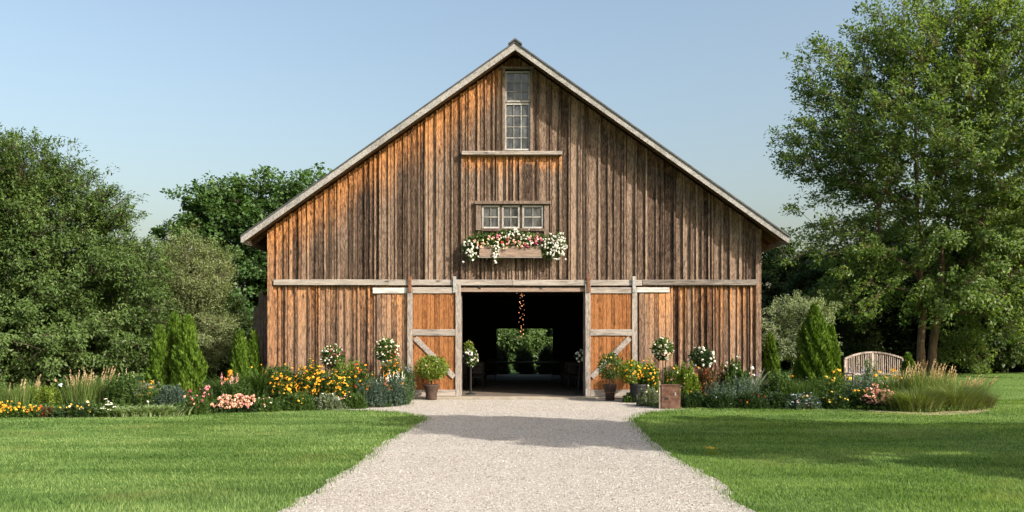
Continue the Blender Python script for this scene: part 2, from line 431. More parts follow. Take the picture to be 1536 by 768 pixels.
class MB:
    def __init__(s):
        s.v, s.f = [], []

    def add(s, vs, fs):
        o = len(s.v)
        s.v += [tuple(p) for p in vs]
        s.f += [tuple(i + o for i in f) for f in fs]
        return s

    def box(s, x0, x1, y0, y1, z0, z1):
        vs = [(x, y, z) for x in (x0, x1) for y in (y0, y1) for z in (z0, z1)]
        return s.add(vs, [(0, 1, 3, 2), (4, 6, 7, 5), (0, 4, 5, 1), (2, 3, 7, 6), (0, 2, 6, 4), (1, 5, 7, 3)])

    def prism(s, poly, y0, y1):
        """polygon in XZ pushed from y0 to y1"""
        k = len(poly)
        vs = [(x, y0, z) for x, z in poly] + [(x, y1, z) for x, z in poly]
        fs = [tuple(range(k)), tuple(range(2 * k - 1, k - 1, -1))]
        fs += [(i, i + k, (i + 1) % k + k, (i + 1) % k) for i in range(k)]
        return s.add(vs, fs)

    def plank(s, x0, x1, zb, zt0, zt1, yf, yb, jit=0.004, seg=1.1):
        """upright board with slightly wandering edges and a face that bows a little"""
        k = max(1, int(((zt0 + zt1) / 2 - zb) / seg))
        vs, fs = [], []
        for i in range(k + 1):
            a = i / k
            j0, j1 = (random.uniform(-jit, jit) for _ in range(2))
            jy = random.uniform(-0.003, 0.003)
            zl, zr = zb + (zt0 - zb) * a, zb + (zt1 - zb) * a
            vs += [(x0 + j0, yf + jy, zl), (x1 + j1, yf + jy, zr), (x1 + j1, yb, zr), (x0 + j0, yb, zl)]
        for i in range(k):
            o = i * 4
            fs += [(o + a, o + (a + 1) % 4, o + 4 + (a + 1) % 4, o + 4 + a) for a in range(4)]
        fs += [(3, 2, 1, 0), (k * 4, k * 4 + 1, k * 4 + 2, k * 4 + 3)]
        return s.add(vs, fs)

    def bar(s, p, q, wx, wy, up=(0, 1, 0)):
        """rectangular bar from p to q, width wx across, thickness wy along up"""
        p, q = Vector(p), Vector(q)
        d = (q - p).normalized()
        u = Vector(up)
        a = d.cross(u).normalized()
        b = a.cross(d).normalized()
        vs = []
        for c in (p, q):
            for sa, sb in ((-1, -1), (1, -1), (1, 1), (-1, 1)):
                vs.append(c + a * (sa * wx / 2) + b * (sb * wy / 2))
        return s.add(vs, [(0, 1, 2, 3), (7, 6, 5, 4)] + [(i, i + 4, (i + 1) % 4 + 4, (i + 1) % 4) for i in range(4)])

    def lathe(s, prof, c=(0, 0, 0), k=20):
        vs, fs = [], []
        for r, z in prof:
            for i in range(k):
                a = 2 * math.pi * i / k
                vs.append((c[0] + r * math.cos(a), c[1] + r * math.sin(a), c[2] + z))
        for j in range(len(prof) - 1):
            for i in range(k):
                fs.append((j * k + i, j * k + (i + 1) % k, (j + 1) * k + (i + 1) % k, (j + 1) * k + i))
        fs.append(tuple(range(k - 1, -1, -1)))
        fs.append(tuple((len(prof) - 1) * k + i for i in range(k)))
        return s.add(vs, fs)

    def tube(s, pts, r, k=6):
        vs, fs = [], []
        for j, p in enumerate(pts):
            p = Vector(p)
            d = (Vector(pts[min(j + 1, len(pts) - 1)]) - Vector(pts[max(j - 1, 0)])).normalized()
            a = d.orthogonal().normalized()
            b = d.cross(a)
            rr = r[j] if isinstance(r, (list, tuple)) else r
            for i in range(k):
                t = 2 * math.pi * i / k
                vs.append(p + a * (rr * math.cos(t)) + b * (rr * math.sin(t)))
        for j in range(len(pts) - 1):
            for i in range(k):
                fs.append((j * k + i, j * k + (i + 1) % k, (j + 1) * k + (i + 1) % k, (j + 1) * k + i))
        fs += [tuple(range(k - 1, -1, -1)), tuple((len(pts) - 1) * k + i for i in range(k))]
        return s.add(vs, fs)

    def build(s, name, mat, parent=None, bevel=0.0, smooth=False):
        me = bpy.data.meshes.new(name)
        me.from_pydata(s.v, [], s.f)
        me.update()
        me.materials.append(mat)
        import bmesh
        bm = bmesh.new()
        bm.from_mesh(me)
        bmesh.ops.recalc_face_normals(bm, faces=bm.faces)
        bm.to_mesh(me)
        bm.free()
        if smooth:
            me.polygons.foreach_set('use_smooth', np.ones(len(me.polygons), dtype=bool))
        o = link(bpy.data.objects.new(name, me), parent)
        if bevel:
            b = o.modifiers.new('edge', 'BEVEL')
            b.width = bevel
            b.segments = 1
            b.limit_method = 'ANGLE'
        return o


def thing(name, label, cat, loc=(0, 0, 0), group=None, rz=0.0):
    o = bpy.data.objects.new(name, None)
    o.empty_display_size = 0.2
    o.location = loc
    o.rotation_euler = (0, 0, rz)
    COL.objects.link(o)
    return tag(o, label, cat, group)


def tag(o, label, cat, group=None, kind=None):
    o['label'] = label
    o['category'] = cat
    if group:
        o['group'] = group
    if kind:
        o['kind'] = kind
    return o


def structure(o, kind='structure'):
    o['kind'] = kind
    return o


def copy_tree(o, parent=None):
    c = o.copy()
    COL.objects.link(c)
    if parent is not None:
        c.parent = parent
    for ch in list(o.children):
        copy_tree(ch, c)
    return c


def unit(a):
    return a / np.maximum(np.linalg.norm(a, axis=-1, keepdims=True), 1e-9)


def leaf_quads(P, A, N, Ls, Ws, fold=0.25):
    """one folded four-cornered leaf per point: A along it, N roughly its normal"""
    n = len(P)
    A = unit(A)
    Bv = unit(np.cross(N, A))
    Nn = np.cross(A, Bv)
    Ls = np.broadcast_to(np.asarray(Ls, float), (n,))[:, None]
    Ws = np.broadcast_to(np.asarray(Ws, float), (n,))[:, None]
    v0 = P - A * Ls / 2
    v2 = P + A * Ls / 2
    m = P - A * Ls * 0.06
    v1 = m + Bv * Ws / 2 + Nn * Ws * fold
    v3 = m - Bv * Ws / 2 + Nn * Ws * fold
    V = np.stack([v0, v1, v2, v3], 1).reshape(-1, 3)
    return V, np.arange(n * 4).reshape(-1, 4)


def blades(P, D, H, W, bend, segs=3):
    """arching blades: from P, first up along D then over; returns verts and quad faces"""
    n = len(P)
    up = np.array([0, 0, 1.0])
    Dh = unit(D * np.array([1, 1, 0]) + 1e-6)
    side = np.cross(Dh, up)
    tw = R.uniform(-1, 1, (n, 1))
    side = unit(side + Dh * tw)
    H = np.broadcast_to(H, (n,))[:, None]
    W = np.broadcast_to(W, (n,))[:, None]
    bend = np.broadcast_to(bend, (n,))[:, None]
    rows = []
    for i in range(segs + 1):
        a = i / segs
        c = P + up * H * (a - 0.45 * bend * a ** 2.2) + Dh * H * (0.12 * a + bend * 0.8 * a ** 2)
        ww = W * (0.7 + 0.5 * a - 1.15 * a * a) / 2
        ww = np.maximum(ww, W * 0.03)
        rows += [c - side * ww, c + side * ww]
    V = np.stack(rows, 1)
    k = 2 * (segs + 1)
    base = (np.arange(n) * k)[:, None]
    F_ = [np.concatenate([base + 2 * i, base + 2 * i + 1, base + 2 * i + 3, base + 2 * i + 2], 1) for i in range(segs)]
    return V.reshape(-1, 3), np.stack(F_, 1).reshape(-1, 4)


def rdir(n):
    return unit(R.normal(size=(n, 3)))


# ------------------------------------------------------------------ trees
def tubes_from_edges(P0, P1, R0, R1, k=6):
    D = unit(P1 - P0)
    ref = np.where(np.abs(D[:, 2:3]) > 0.9, np.array([[1.0, 0, 0]]), np.array([[0, 0, 1.0]]))
    A = unit(np.cross(D, ref))
    Bv = np.cross(D, A)
    an = np.arange(k) * 2 * math.pi / k
    ca, sa = np.cos(an)[None, :, None], np.sin(an)[None, :, None]
    ring = A[:, None, :] * ca + Bv[:, None, :] * sa
    V = np.concatenate([P0[:, None, :] + ring * R0[:, None, None], P1[:, None, :] + ring * R1[:, None, None]], 1)
    base = (np.arange(len(P0)) * 2 * k)[:, None, None]
    i = np.arange(k)
    q = np.stack([i, (i + 1) % k, (i + 1) % k + k, i + k], 1)[None]
    return V.reshape(-1, 3), (base + q).reshape(-1, 4)


def make_tree(name, label, loc, blobs, nclump, nleaf, leafL, leafW, clumpR, lm, bark, trunk_r, fork, lean=(0, 0), trunks=1, group=None, droop=0.25, minsep=0.5, shoot=1.25, cat='tree', spread=0.45, twig=0.012):
    """trunk and limbs grown towards clumps of leaves that fill the union of the blobs (relative to the base)"""
    root = thing(name, label, cat, loc, group)
    C = []
    bl = np.array(blobs, float)
    vol = bl[:, 3] * bl[:, 4] * bl[:, 5]
    pr = vol ** 0.8 / (vol ** 0.8).sum()
    tries = 0
    while len(C) < nclump and tries < nclump * 60:
        tries += 1
        b = bl[R.choice(len(bl), p=pr)]
        p = b[:3] + rdir(1)[0] * b[3:6] * R.uniform(0.25, 1.0) ** 0.5
        if p[2] < 0.25:
            continue
        if C and np.min(np.linalg.norm(np.array(C) - p, axis=1)) < minsep * clumpR:
            continue
        C.append(p)
    C = np.array(C)
    top = C[:, 2].max()
    cen = C.mean(0)
    nodes, par = [], []
    for tk in range(trunks):
        off = np.array([0.0, 0.0, 0.0]) if trunks == 1 else np.array([(tk - (trunks - 1) / 2) * trunk_r * 2.6, R.uniform(-0.2, 0.2), 0])
        tip = np.array([cen[0] * 0.7 + lean[0] + (tk - (trunks - 1) / 2) * top * 0.17, cen[1] * 0.7 + lean[1], top * 0.82])
        K = 10
        for i in range(K + 1):
            a = i / K
            p = off + (tip - off) * np.array([a ** 1.3, a ** 1.3, a]) + np.array([R.normal(0, 0.05), R.normal(0, 0.05), 0]) * (top / 9) * (1 if 0 < i else 0)
            nodes.append(p)
            par.append(len(nodes) - 2 if i else -1)
    ntr = len(nodes)
    order = np.argsort(np.linalg.norm((C - np.array([cen[0] * 0.5, cen[1] * 0.5, fork])) * np.array([1, 1, 0.8]), axis=1))
    leafnode = []
    for ci in order:
        p = C[ci]
        Nn = np.array(nodes)
        d = p - Nn
        dist = np.linalg.norm(d, axis=1)
        # prefer to leave from below and from nodes above the fork
        cost = dist + np.where(d[:, 2] < 0.15 * dist, 0.5 * dist, 0) + np.where(Nn[:, 2] < fork, 2.5, 0)
        cost[:ntr] += np.where(Nn[:ntr, 2] < fork * 0.9, 4.0, 0)
        j = int(np.argmin(cost))
        mid = Nn[j] * 0.5 + p * 0.5 + np.array([R.normal(0, 0.06), R.normal(0, 0.06), R.uniform(0.0, 0.10)]) * dist[j]
        if dist[j] > 0.8 * clumpR:
            nodes.append(mid)
            par.append(j)
            j = len(nodes) - 1
        nodes.append(p)
        par.append(j)
        leafnode.append(len(nodes) - 1)
    Nn = np.array(nodes)
    cnt = np.zeros(len(nodes))
    for k in leafnode:
        while k >= 0:
            cnt[k] += 1
            k = par[k]
    cnt = np.maximum(cnt, 0.5)
    rr = np.maximum(twig, trunk_r * (cnt / cnt.max()) ** 0.55)
    for i in range(ntr):
        hh = 1 - Nn[i, 2] / (top * 0.82)
        rr[i] = max(rr[i], trunk_r * (0.12 + 0.88 * hh ** 0.9) * (1.25 if par[i] < 0 else 1))
    e = np.array([(par[i], i) for i in range(len(nodes)) if par[i] >= 0])
    r0 = np.where((e[:, 0] < ntr) & (e[:, 1] >= ntr), np.minimum(rr[e[:, 0]], rr[e[:, 1]] * 1.35), rr[e[:, 0]])
    V, Fq = tubes_from_edges(Nn[e[:, 0]], Nn[e[:, 1]], r0, rr[e[:, 1]])
    # each clump is a spray of twigs, each twig end a tuft of leaves
    def ball(k):
        return rdir(k) * (R.uniform(0, 1, k) ** 0.42)[:, None]
    outd = unit((C - np.array([cen[0], cen[1], cen[2] * 0.75])) * np.array([1, 1, 0.8]) + np.array([0, 0, 0.35]))
    SUB = 11
    size = R.uniform(0.65, 1.25, len(C))
    ci = np.repeat(np.arange(len(C)), SUB)
    m = len(ci)
    S = C[ci] + (ball(m) * np.array([1, 1, 0.75]) + outd[ci] * (R.uniform(-0.35, 1.0, m) * (shoot - 0.6))[:, None]) * (clumpR * size[ci] * 0.8)[:, None]
    V2, F2 = tubes_from_edges(C[ci], S, np.full(m, twig * 0.7), np.full(m, twig * 0.25), 4)
    tv = np.concatenate([V, V2])
    tf = np.concatenate([Fq, F2 + len(V)])
    quads_obj('trunk', tv, [(tf, bark)], root, smooth=True)
    per = max(1, nleaf // SUB)
    si = np.repeat(np.arange(m), per)
    n = len(si)
    cc = ci[si]
    rel = ball(n) * np.array([1, 1, 0.8])
    P = S[si] + rel * (clumpR * 0.42 * size[cc])[:, None] + outd[cc] * (R.uniform(-0.2, 0.5, n) * clumpR * 0.4 * (shoot - 0.8))[:, None]
    so_ = unit(S - C[ci] + outd[ci] * 0.3 * clumpR)
    A = unit(rel * 0.8 + outd[cc] * 0.35 + rdir(n) * 0.6 + np.array([0, 0, -droop]))
    Nv = unit(rdir(n) * 0.5 + so_[si] * 0.55 + outd[cc] * 0.35 + np.array([0, 0, 0.55]))
    sc = R.uniform(0.7, 1.25, n)
    P[:, 2] = np.maximum(P[:, 2], 0.12)
    LV, LF = leaf_quads(P, A, Nv, leafL * sc, leafW * sc)
    quads_obj('crown', LV, [(LF, lm)], root)
    return root


def blobs_px(bx, t, items, depth=0.9):
    """blob list given as photo measurements (centre, half sizes) of a crown that stands t metres away"""
    k = t / F
    return [((cx - bx) * k, dy, PZ(cy, t), rx * k, max(rx, ry) * k * depth, ry * k) for cx, cy, rx, ry, dy in items]


# ------------------------------------------------------------------ ground
def sheet(name, pts, z, mat, kind='structure'):
    me = bpy.data.meshes.new(name)
    me.from_pydata([(x, y, z) for x, y in pts], [], [tuple(range(len(pts)))])
    me.update()
    me.materials.append(mat)
    if me.polygons[0].normal.z < 0:
        me.flip_normals()
    o = link(bpy.data.objects.new(name, me))
    o['kind'] = kind
    return o


def smooth_line(pts, per=8, jit=0.0):
    """Catmull-Rom through the points"""
    P = [np.array(p, float) for p in pts]
    P = [2 * P[0] - P[1]] + P + [2 * P[-1] - P[-2]]
    out = []
    for i in range(1, len(P) - 2):
        for k in range(per):
            t = k / per
            a, b, c, d = P[i - 1:i + 3]
            q = 0.5 * (2 * b + (c - a) * t + (2 * a - 5 * b + 4 * c - d) * t * t + (3 * b - a - 3 * c + d) * t ** 3)
            out.append(tuple(q + R.normal(0, jit, 2) if jit else q))
    out.append(tuple(P[-2]))
    return out


def GP(px, py):
    t = TG(py)
    return (PX(px, t), t + CAMY)


sheet('lawn', [(-900, -300), (900, -300), (900, 1500), (-900, 1500)], 0.0, M['turf'])
dl = smooth_line([(-2.3, -40), (-2.3, -22), GP(420, 768), GP(455, 745), GP(520, 705), GP(575, 665), GP(618, 640), GP(636, 629), GP(610, 621), GP(560, 616.5), GP(500, 615.5)], 8, 0.035)
dr = smooth_line([(2.35, -40), (2.35, -22), GP(1128, 768), GP(1082, 725), GP(1020, 690), GP(985, 665), GP(952, 636), GP(950, 629), GP(968, 621), GP(1005, 616), GP(1040, 614)], 8, 0.035)
apron_l = [(-4.55, -2.6), (-4.2, -0.5)]
apron_r = [(4.6, -2.6), (4.2, -0.5)]
drive_poly = dl + apron_l + apron_r[::-1] + dr[::-1]
sheet('gravel_driveway', drive_poly, 0.004, M['gravel'])

bl_front = smooth_line([(-24, -6.0), (-17, -6.25), GP(0, 626.5), GP(150, 626.5), GP(270, 624), GP(330, 620.5), GP(400, 617), GP(470, 614), GP(560, 612), GP(604, 608.5), GP(612, 600)], 6, 0.03)
left_bed = bl_front + [(-3.1, -0.9), (-3.1, 0.4), (-7.3, 0.4), (-7.6, 3.5), (-24, 3.5)]
sheet('flower_bed_soil', left_bed, 0.008, M['soil'])
br_front = smooth_line([GP(948, 598), GP(960, 606), GP(985, 612), GP(1100, 614), GP(1250, 614.5), GP(1320, 617), GP(1400, 620), GP(1470, 616), GP(1492, 608), GP(1480, 598)], 6, 0.03)
right_bed = br_front + [(13.2, 1.5), (10.6, 3.0), (7.5, 3.0), (7.45, 0.4), (3.6, 0.4), (3.6, -0.9)]
sheet('flower_bed_soil', right_bed, 0.008, M['soil'])
ed = [GP(1300, 617.5), GP(1345, 620.5), GP(1400, 623.5), GP(1450, 621.5), GP(1486, 616)]
ed2 = [GP(1470, 613), GP(1440, 616), GP(1400, 617), GP(1345, 615), GP(1310, 614)]
sheet('dry_earth_edge', smooth_line(ed, 6, 0.02) + smooth_line(ed2, 6, 0.02), 0.012, M['dryedge'])


def inside(poly, X, Y):
    c = np.zeros(len(X), bool)
    p = np.array(poly)
    x0, y0 = p[:, 0], p[:, 1]
    x1, y1 = np.roll(x0, -1), np.roll(y0, -1)
    for a, b, cc, d in zip(x0, y0, x1, y1):
        if b == d:
            continue
        hit = (b > Y) != (d > Y)
        c ^= hit & (X < (cc - a) * (Y - b) / (d - b) + a)
    return c


def vnoise(X, Y, s, seed):
    r = np.random.default_rng(seed)
    g = r.random((64, 64))
    x, y = X / s, Y / s
    xi, yi = np.floor(x).astype(int), np.floor(y).astype(int)
    fx, fy = x - xi, y - yi
    fx, fy = fx * fx * (3 - 2 * fx), fy * fy * (3 - 2 * fy)
    G = lambda a, b: g[a % 64, b % 64]
    return (G(xi, yi) * (1 - fx) + G(xi + 1, yi) * fx) * (1 - fy) + (G(xi, yi + 1) * (1 - fx) + G(xi + 1, yi + 1) * fx) * fy


def lawn_blades():
    n = 640000
    t = R.uniform(7.0, 24, n) ** 1.0
    far = R.random(n) < 0.10
    t[far] = R.uniform(24, 45, far.sum())
    X = R.uniform(-0.72, 0.72, n) * t
    Y = t + CAMY
    keep = ~(inside(drive_poly, X, Y) | inside(left_bed, X, Y) | inside(right_bed, X, Y) | ((np.abs(X) < 7.6) & (Y > -1)))
    X, Y, t = X[keep], Y[keep], t[keep]
    n = len(X)
    hh = (0.016 + 0.030 * vnoise(X * 0.45, Y * 1.7, 1.2, 1) ** 1.6 + 0.012 * vnoise(X, Y, 0.35, 2)) * R.uniform(0.6, 1.25, n)
    ww = (0.0035 + 0.00055 * t) * R.uniform(0.7, 1.3, n)
    P = np.stack([X, Y, np.zeros(n)], 1)
    la = vnoise(X, Y, 1.6, 3) * 6.28 + R.normal(0, 0.9, n)
    D = np.stack([np.cos(la), np.sin(la), np.zeros(n)], 1)
    an = R.uniform(0, 6.28, n)
    S = np.stack([np.cos(an), np.sin(an), np.zeros(n)], 1)
    tip = P + np.array([0, 0, 1]) * hh[:, None] + D * (hh * R.uniform(0.2, 0.75, n))[:, None]
    V = np.stack([P - S * ww[:, None] / 2, P + S * ww[:, None] / 2, tip], 1).reshape(-1, 3)
    o = quads_obj('grass', V, [(np.arange(n * 3).reshape(-1, 3), M['grass'])])
    tag(o, 'short mown green grass covering both lawns', 'grass', kind='stuff')


lawn_blades()


def edge_tufts():
    """longer grass that leans over the two edges of the drive"""
    P = []
    for line in (dl, dr):
        a = np.array(line)
        for i in range(len(a) - 1):
            if a[i, 1] < -18.5:
                continue
            d = np.linalg.norm(a[i + 1] - a[i])
            k = int(d * 150)
            tt = R.random(k)[:, None]
            q = a[i] + (a[i + 1] - a[i]) * tt + R.normal(0, 0.085, (k, 2))
            P.append(q)
    P = np.concatenate(P)
    P = np.concatenate([P, np.zeros((len(P), 1))], 1)
    n = len(P)
    V, Fq = blades(P, rdir(n), R.uniform(0.04, 0.10, n), R.uniform(0.006, 0.012, n), R.uniform(0.2, 0.9, n), 2)
    o = quads_obj('edge_grass', V, [(Fq, M['grass'])])
    tag(o, 'longer untrimmed grass along the gravel edges', 'grass', kind='stuff')


edge_tufts()


def stones():
    n = 110000
    t = R.uniform(7.5, 24.2, n)
    X = R.uniform(-4.6, 4.8, n)
    Y = t + CAMY
    k = inside(drive_poly, X, Y)
    X, Y = X[k], Y[k]
    # a few strays in the turf
    n = len(X)
    r = R.uniform(0.005, 0.013, n) * (1 + 0.5 * (R.random(n) < 0.06))
    o6 = np.array([(1, 0, 0), (-1, 0, 0), (0, 1, 0), (0, -1, 0), (0, 0, 1), (0, 0, -1)], float)
    fac = np.array([(0, 2, 4), (2, 1, 4), (1, 3, 4), (3, 0, 4)])
    a = R.uniform(0, 6.28, n)
    ca, sa = np.cos(a), np.sin(a)
    J = o6[None] * R.uniform(0.6, 1.25, (n, 6, 1)) * r[:, None, None] * np.array([1, 1, 0.75])
    Vx = J[..., 0] * ca[:, None] - J[..., 1] * sa[:, None] + X[:, None]
    Vy = J[..., 0] * sa[:, None] + J[..., 1] * ca[:, None] + Y[:, None]
    Vz = J[..., 2] + 0.006
    V = np.stack([Vx, Vy, Vz], -1).reshape(-1, 3)
    Fq = (np.arange(n) * 6)[:, None, None] + fac[None]
    o = quads_obj('gravel', V, [(Fq.reshape(-1, 3), M['stone'])])
    tag(o, 'loose pale gravel stones strewn over the drive', 'gravel', kind='stuff')


stones()

# ------------------------------------------------------------------ barn
XL, XR, DEPTH, OVER = -7.28, 7.42, 16.0, 0.70
barn = thing('barn', 'large weathered board and batten barn with steep gable and open sliding doors', 'barn', (0, 0, 0))


def roof_z(x):
    return RIDGE_Z - SLOPE * abs(x - RIDGE_X)


WIN = (-0.27, 0.60, PZ(227, 25), PZ(105, 25))            # tall loft window x0,x1,z0,z1
TRI = (PX(720, 25), PX(819, 25), PZ(345, 25), PZ(308, 25))
DOOR = (PX(690, 25), PX(878, 25), 0.0, 3.2)
RAILZ = 3.45


def boards():
    mb = MB()
    ops = [WIN, TRI, (DOOR[0], DOOR[1], -1, DOOR[3])]
    for z_lo, z_hi, wmin, wmax, seed in ((RAILZ + 0.02, None, 0.20, 0.31, 1), (0.06, RAILZ - 0.0, 0.17, 0.33, 2)):
        rnd = random.Random(seed)
        xs = [XL]
        fixed = sorted([XL, XR] + [v for o in ops for v in o[:2] if (z_lo < RAILZ) == (o[3] < RAILZ)] + ([PX(693, 25), PX(841, 25)] if z_hi is None else []))
        xs = []
        for a, b in zip(fixed, fixed[1:]):
            k = max(1, round((b - a) / rnd.uniform(wmin + 0.03, wmax - 0.02)))
            cut = [a + (b - a) * (i + (rnd.uniform(-0.22, 0.22) if 0 < i < k else 0)) / k for i in range(k)]
            xs += cut
        xs.append(fixed[-1])
        for i, (a, b) in enumerate(zip(xs, xs[1:])):
            if b - a < 0.03:
                continue
            m = (a + b) / 2
            t0, t1 = (roof_z(a) - 0.13, roof_z(b) - 0.13) if z_hi is None else (z_hi, z_hi)
            cuts = [o for o in ops if o[0] - 0.01 < m < o[1] + 0.01]
            zs = [(z_lo, None)]
            for o in sorted(cuts, key=lambda o: o[2]):
                lo, _ = zs.pop()
                if o[2] > lo + 0.05:
                    zs.append((lo, o[2]))
                zs.append((max(o[3], lo), None))
            yf = -rnd.uniform(0.0, 0.022)
            if z_hi is None and PX(693, 25) < m < PX(841, 25) and True:
                yf -= 0.0
            for lo, hi in zs:
                h0, h1 = (t0, t1) if hi is None else (hi, hi)
                if min(h0, h1) - lo < 0.08:
                    if max(h0, h1) - lo < 0.08:
                        continue
                    h0, h1 = max(h0, lo + 0.02), max(h1, lo + 0.02)
                mb.plank(a + 0.013, b - 0.004, lo, h0, h1, yf, 0.03, 0.005)
                # batten over the joint on this board's left
                if i and rnd.random() < 0.93:
                    bw = rnd.uniform(0.04, 0.065)
                    th = rnd.uniform(0.028, 0.052)
                    c = a + rnd.uniform(-0.048, -0.02)
                    ok = not any(o[0] - 0.02 < c < o[1] + 0.02 and not (hi is not None and hi <= o[2] + 0.01 or lo >= o[3] - 0.01) for o in ops)
                    zt = roof_z(c) - 0.13 if hi is None and z_hi is None else h0
                    if ok:
                        mb.plank(c - bw / 2, c + bw / 2, lo + rnd.uniform(0, 0.04), zt - (roof_z(c) - roof_z(c + bw / 2) if hi is None and z_hi is None and c > 0 else 0.0), zt - (0.02 if hi is None and z_hi is None else 0.0), -0.024 - th, -0.006, 0.007, 0.6)
                # a second narrow strip, as on old patched siding
                if b - a > 0.19 and rnd.random() < 0.35:
                    c = a + (b - a) * rnd.uniform(0.35, 0.75)
                    zt = min(roof_z(c - 0.03), roof_z(c + 0.03)) - 0.14 if hi is None and z_hi is None else h0
                    if zt > lo + 0.3:
                        mb.plank(c - 0.022, c + 0.022, lo, zt, zt, -0.022 - rnd.uniform(0.016, 0.036), -0.004, 0.006, 0.6)
    return mb


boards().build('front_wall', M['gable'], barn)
# corner boards
for x0, x1 in ((XL - 0.03, XL + 0.13), (XR - 0.13, XR + 0.03)):
    cb = MB()
    zt = min(roof_z(x0), roof_z(x1)) - 0.14
    cb.plank(x0, x1, 0.05, zt, zt, -0.10, 0.05, 0.004)
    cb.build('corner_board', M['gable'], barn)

# side and back walls, floor, inner frame
for nm, xa, xb in (('side_wall', XL, XL + 0.06), ('side_wall', XR - 0.06, XR)):
    mb = MB()
    y = 0.06
    zt = min(roof_z(xa), roof_z(xb)) - 0.13
    while y < DEPTH - 0.1:
        d = random.uniform(0.2, 0.3)
        j = random.uniform(0, 0.02)
        mb.box(xa - (j if xa < 0 else 0), xb + (j if xa > 0 else 0), y, min(y + d - 0.003, DEPTH), 0.05, zt)
        y += d
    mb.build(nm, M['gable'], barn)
t_b = 25 + DEPTH
BD = (PX(745, t_b), PX(829, t_b), 0.0, PZ(493, t_b))
mb = MB()
mb.prism([(XL, 0), (BD[0], 0), (BD[0], BD[3]), (XL, BD[3])], DEPTH, DEPTH + 0.05)
mb.prism([(BD[1], 0), (XR, 0), (XR, BD[3]), (BD[1], BD[3])], DEPTH, DEPTH + 0.05)
mb.prism([(XL, BD[3]), (XR, BD[3]), (XR, roof_z(XR) - 0.13), (RIDGE_X, RIDGE_Z - 0.13), (XL, roof_z(XL) - 0.13)], DEPTH, DEPTH + 0.05)
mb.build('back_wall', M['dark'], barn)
mb = MB()
# dark lining behind the front boards
ll = 0.06
mb.prism([(XL + .07, 0.03), (DOOR[0], 0.03), (DOOR[0], DOOR[3]), (XL + .07, DOOR[3])], ll, ll + 0.03)
mb.prism([(DOOR[1], 0.03), (XR - .07, 0.03), (XR - .07, DOOR[3]), (DOOR[1], DOOR[3])], ll, ll + 0.03)
mb.prism([(XL + .07, DOOR[3]), (XR - .07, DOOR[3]), (XR - .07, roof_z(XR) - 0.2), (RIDGE_X, RIDGE_Z - 0.2), (XL + .07, roof_z(XL) - 0.2)], ll, ll + 0.03)
for y0, z in ((2.2, 3.42), (6.5, 3.42), (11, 3.42)):
    mb.box(XL + .1, XR - .1, y0, y0 + 0.22, z, z + 0.26)
for x in (-2.6, 3.2):
    for y0 in (2.2, 6.5, 11):
        mb.box(x, x + 0.2, y0, y0 + 0.2, 0.05, 3.42)
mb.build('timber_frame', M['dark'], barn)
mb = MB()
for i in range(26):
    y0 = 0.12 + i * 0.6
    mb.box(XL + .1, XR - .1, y0, y0 + 0.597, 3.68, 3.72)
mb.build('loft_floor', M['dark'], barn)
mb = MB()
mb.box(XL + 0.07, XR - 0.07, 0.0, DEPTH + 0.3, 0.0, 0.05)
mb.build('floor', M['floor'], barn)
mb = MB()
mb.box(-3.2, 3.85, -0.62, -0.003, 0.0, 0.055)
mb.build('threshold_slab', M['concrete'], barn, 0.01)

# roof
EX = 8.0
for s in (-1, 1):
    mb = MB()
    xe = RIDGE_X + s * EX
    ze = RIDGE_Z - SLOPE * EX
    # sheet with low standing ribs, above a layer of deck boards
    mb.prism([(RIDGE_X, RIDGE_Z), (xe, ze), (xe, ze + 0.05), (RIDGE_X, RIDGE_Z + 0.05)], -OVER - 0.03, DEPTH + 0.5)
    rf = mb.build('roof', M['roof'], barn)
    mb = MB()
    y = -OVER + 0.045
    while y < DEPTH + 0.4:
        d = random.uniform(0.17, 0.22)
        j = random.uniform(0, 0.006)
        mb.prism([(RIDGE_X, RIDGE_Z - 0.002), (xe - s * 0.04, ze + SLOPE * 0.04 - 0.002), (xe - s * 0.04, ze + SLOPE * 0.04 - 0.04 - j), (RIDGE_X, RIDGE_Z - 0.04 - j)], y, y + d - 0.008)
        y += d
    for q in range(24):          # rafters
        yy = -OVER + 0.25 + q * 0.72
        if -0.2 < yy < 0.2:
            continue
        mb.prism([(RIDGE_X, RIDGE_Z - 0.045), (xe - s * 0.10, ze + SLOPE * 0.1 - 0.045), (xe - s * 0.10, ze + SLOPE * 0.1 - 0.17), (RIDGE_X, RIDGE_Z - 0.17)], yy, yy + 0.06)
    mb.build('roof_deck', M['soffit'], barn)
    mb = MB()                    # rake board and eave board
    mb.prism([(RIDGE_X, RIDGE_Z - 0.003), (xe, ze - 0.003), (xe, ze - 0.15), (xe - s * 0.05, ze + SLOPE * 0.05 - 0.195), (RIDGE_X, RIDGE_Z - 0.195)], -OVER - 0.0, -OVER + 0.04)
    mb.build('rake_board', M['rake'], barn)
    mb = MB()
    mb.box(min(xe, xe - s * 0.035), max(xe, xe - s * 0.035), -OVER + 0.045, DEPTH + 0.45, ze - 0.17, ze - 0.004)
    mb.build('eave_board', M['trim'], barn)
mb = MB()
zr = RIDGE_Z + 0.07
mb.prism([(RIDGE_X - 0.2, zr - 0.2 * SLOPE), (RIDGE_X, zr), (RIDGE_X + 0.2, zr - 0.2 * SLOPE), (RIDGE_X + 0.2, zr + 0.05 - 0.2 * SLOPE), (RIDGE_X, zr + 0.06), (RIDGE_X - 0.2, zr + 0.05 - 0.2 * SLOPE)], -OVER - 0.06, DEPTH + 0.5)
mb.build('ridge_cap', M['ridge'], barn)

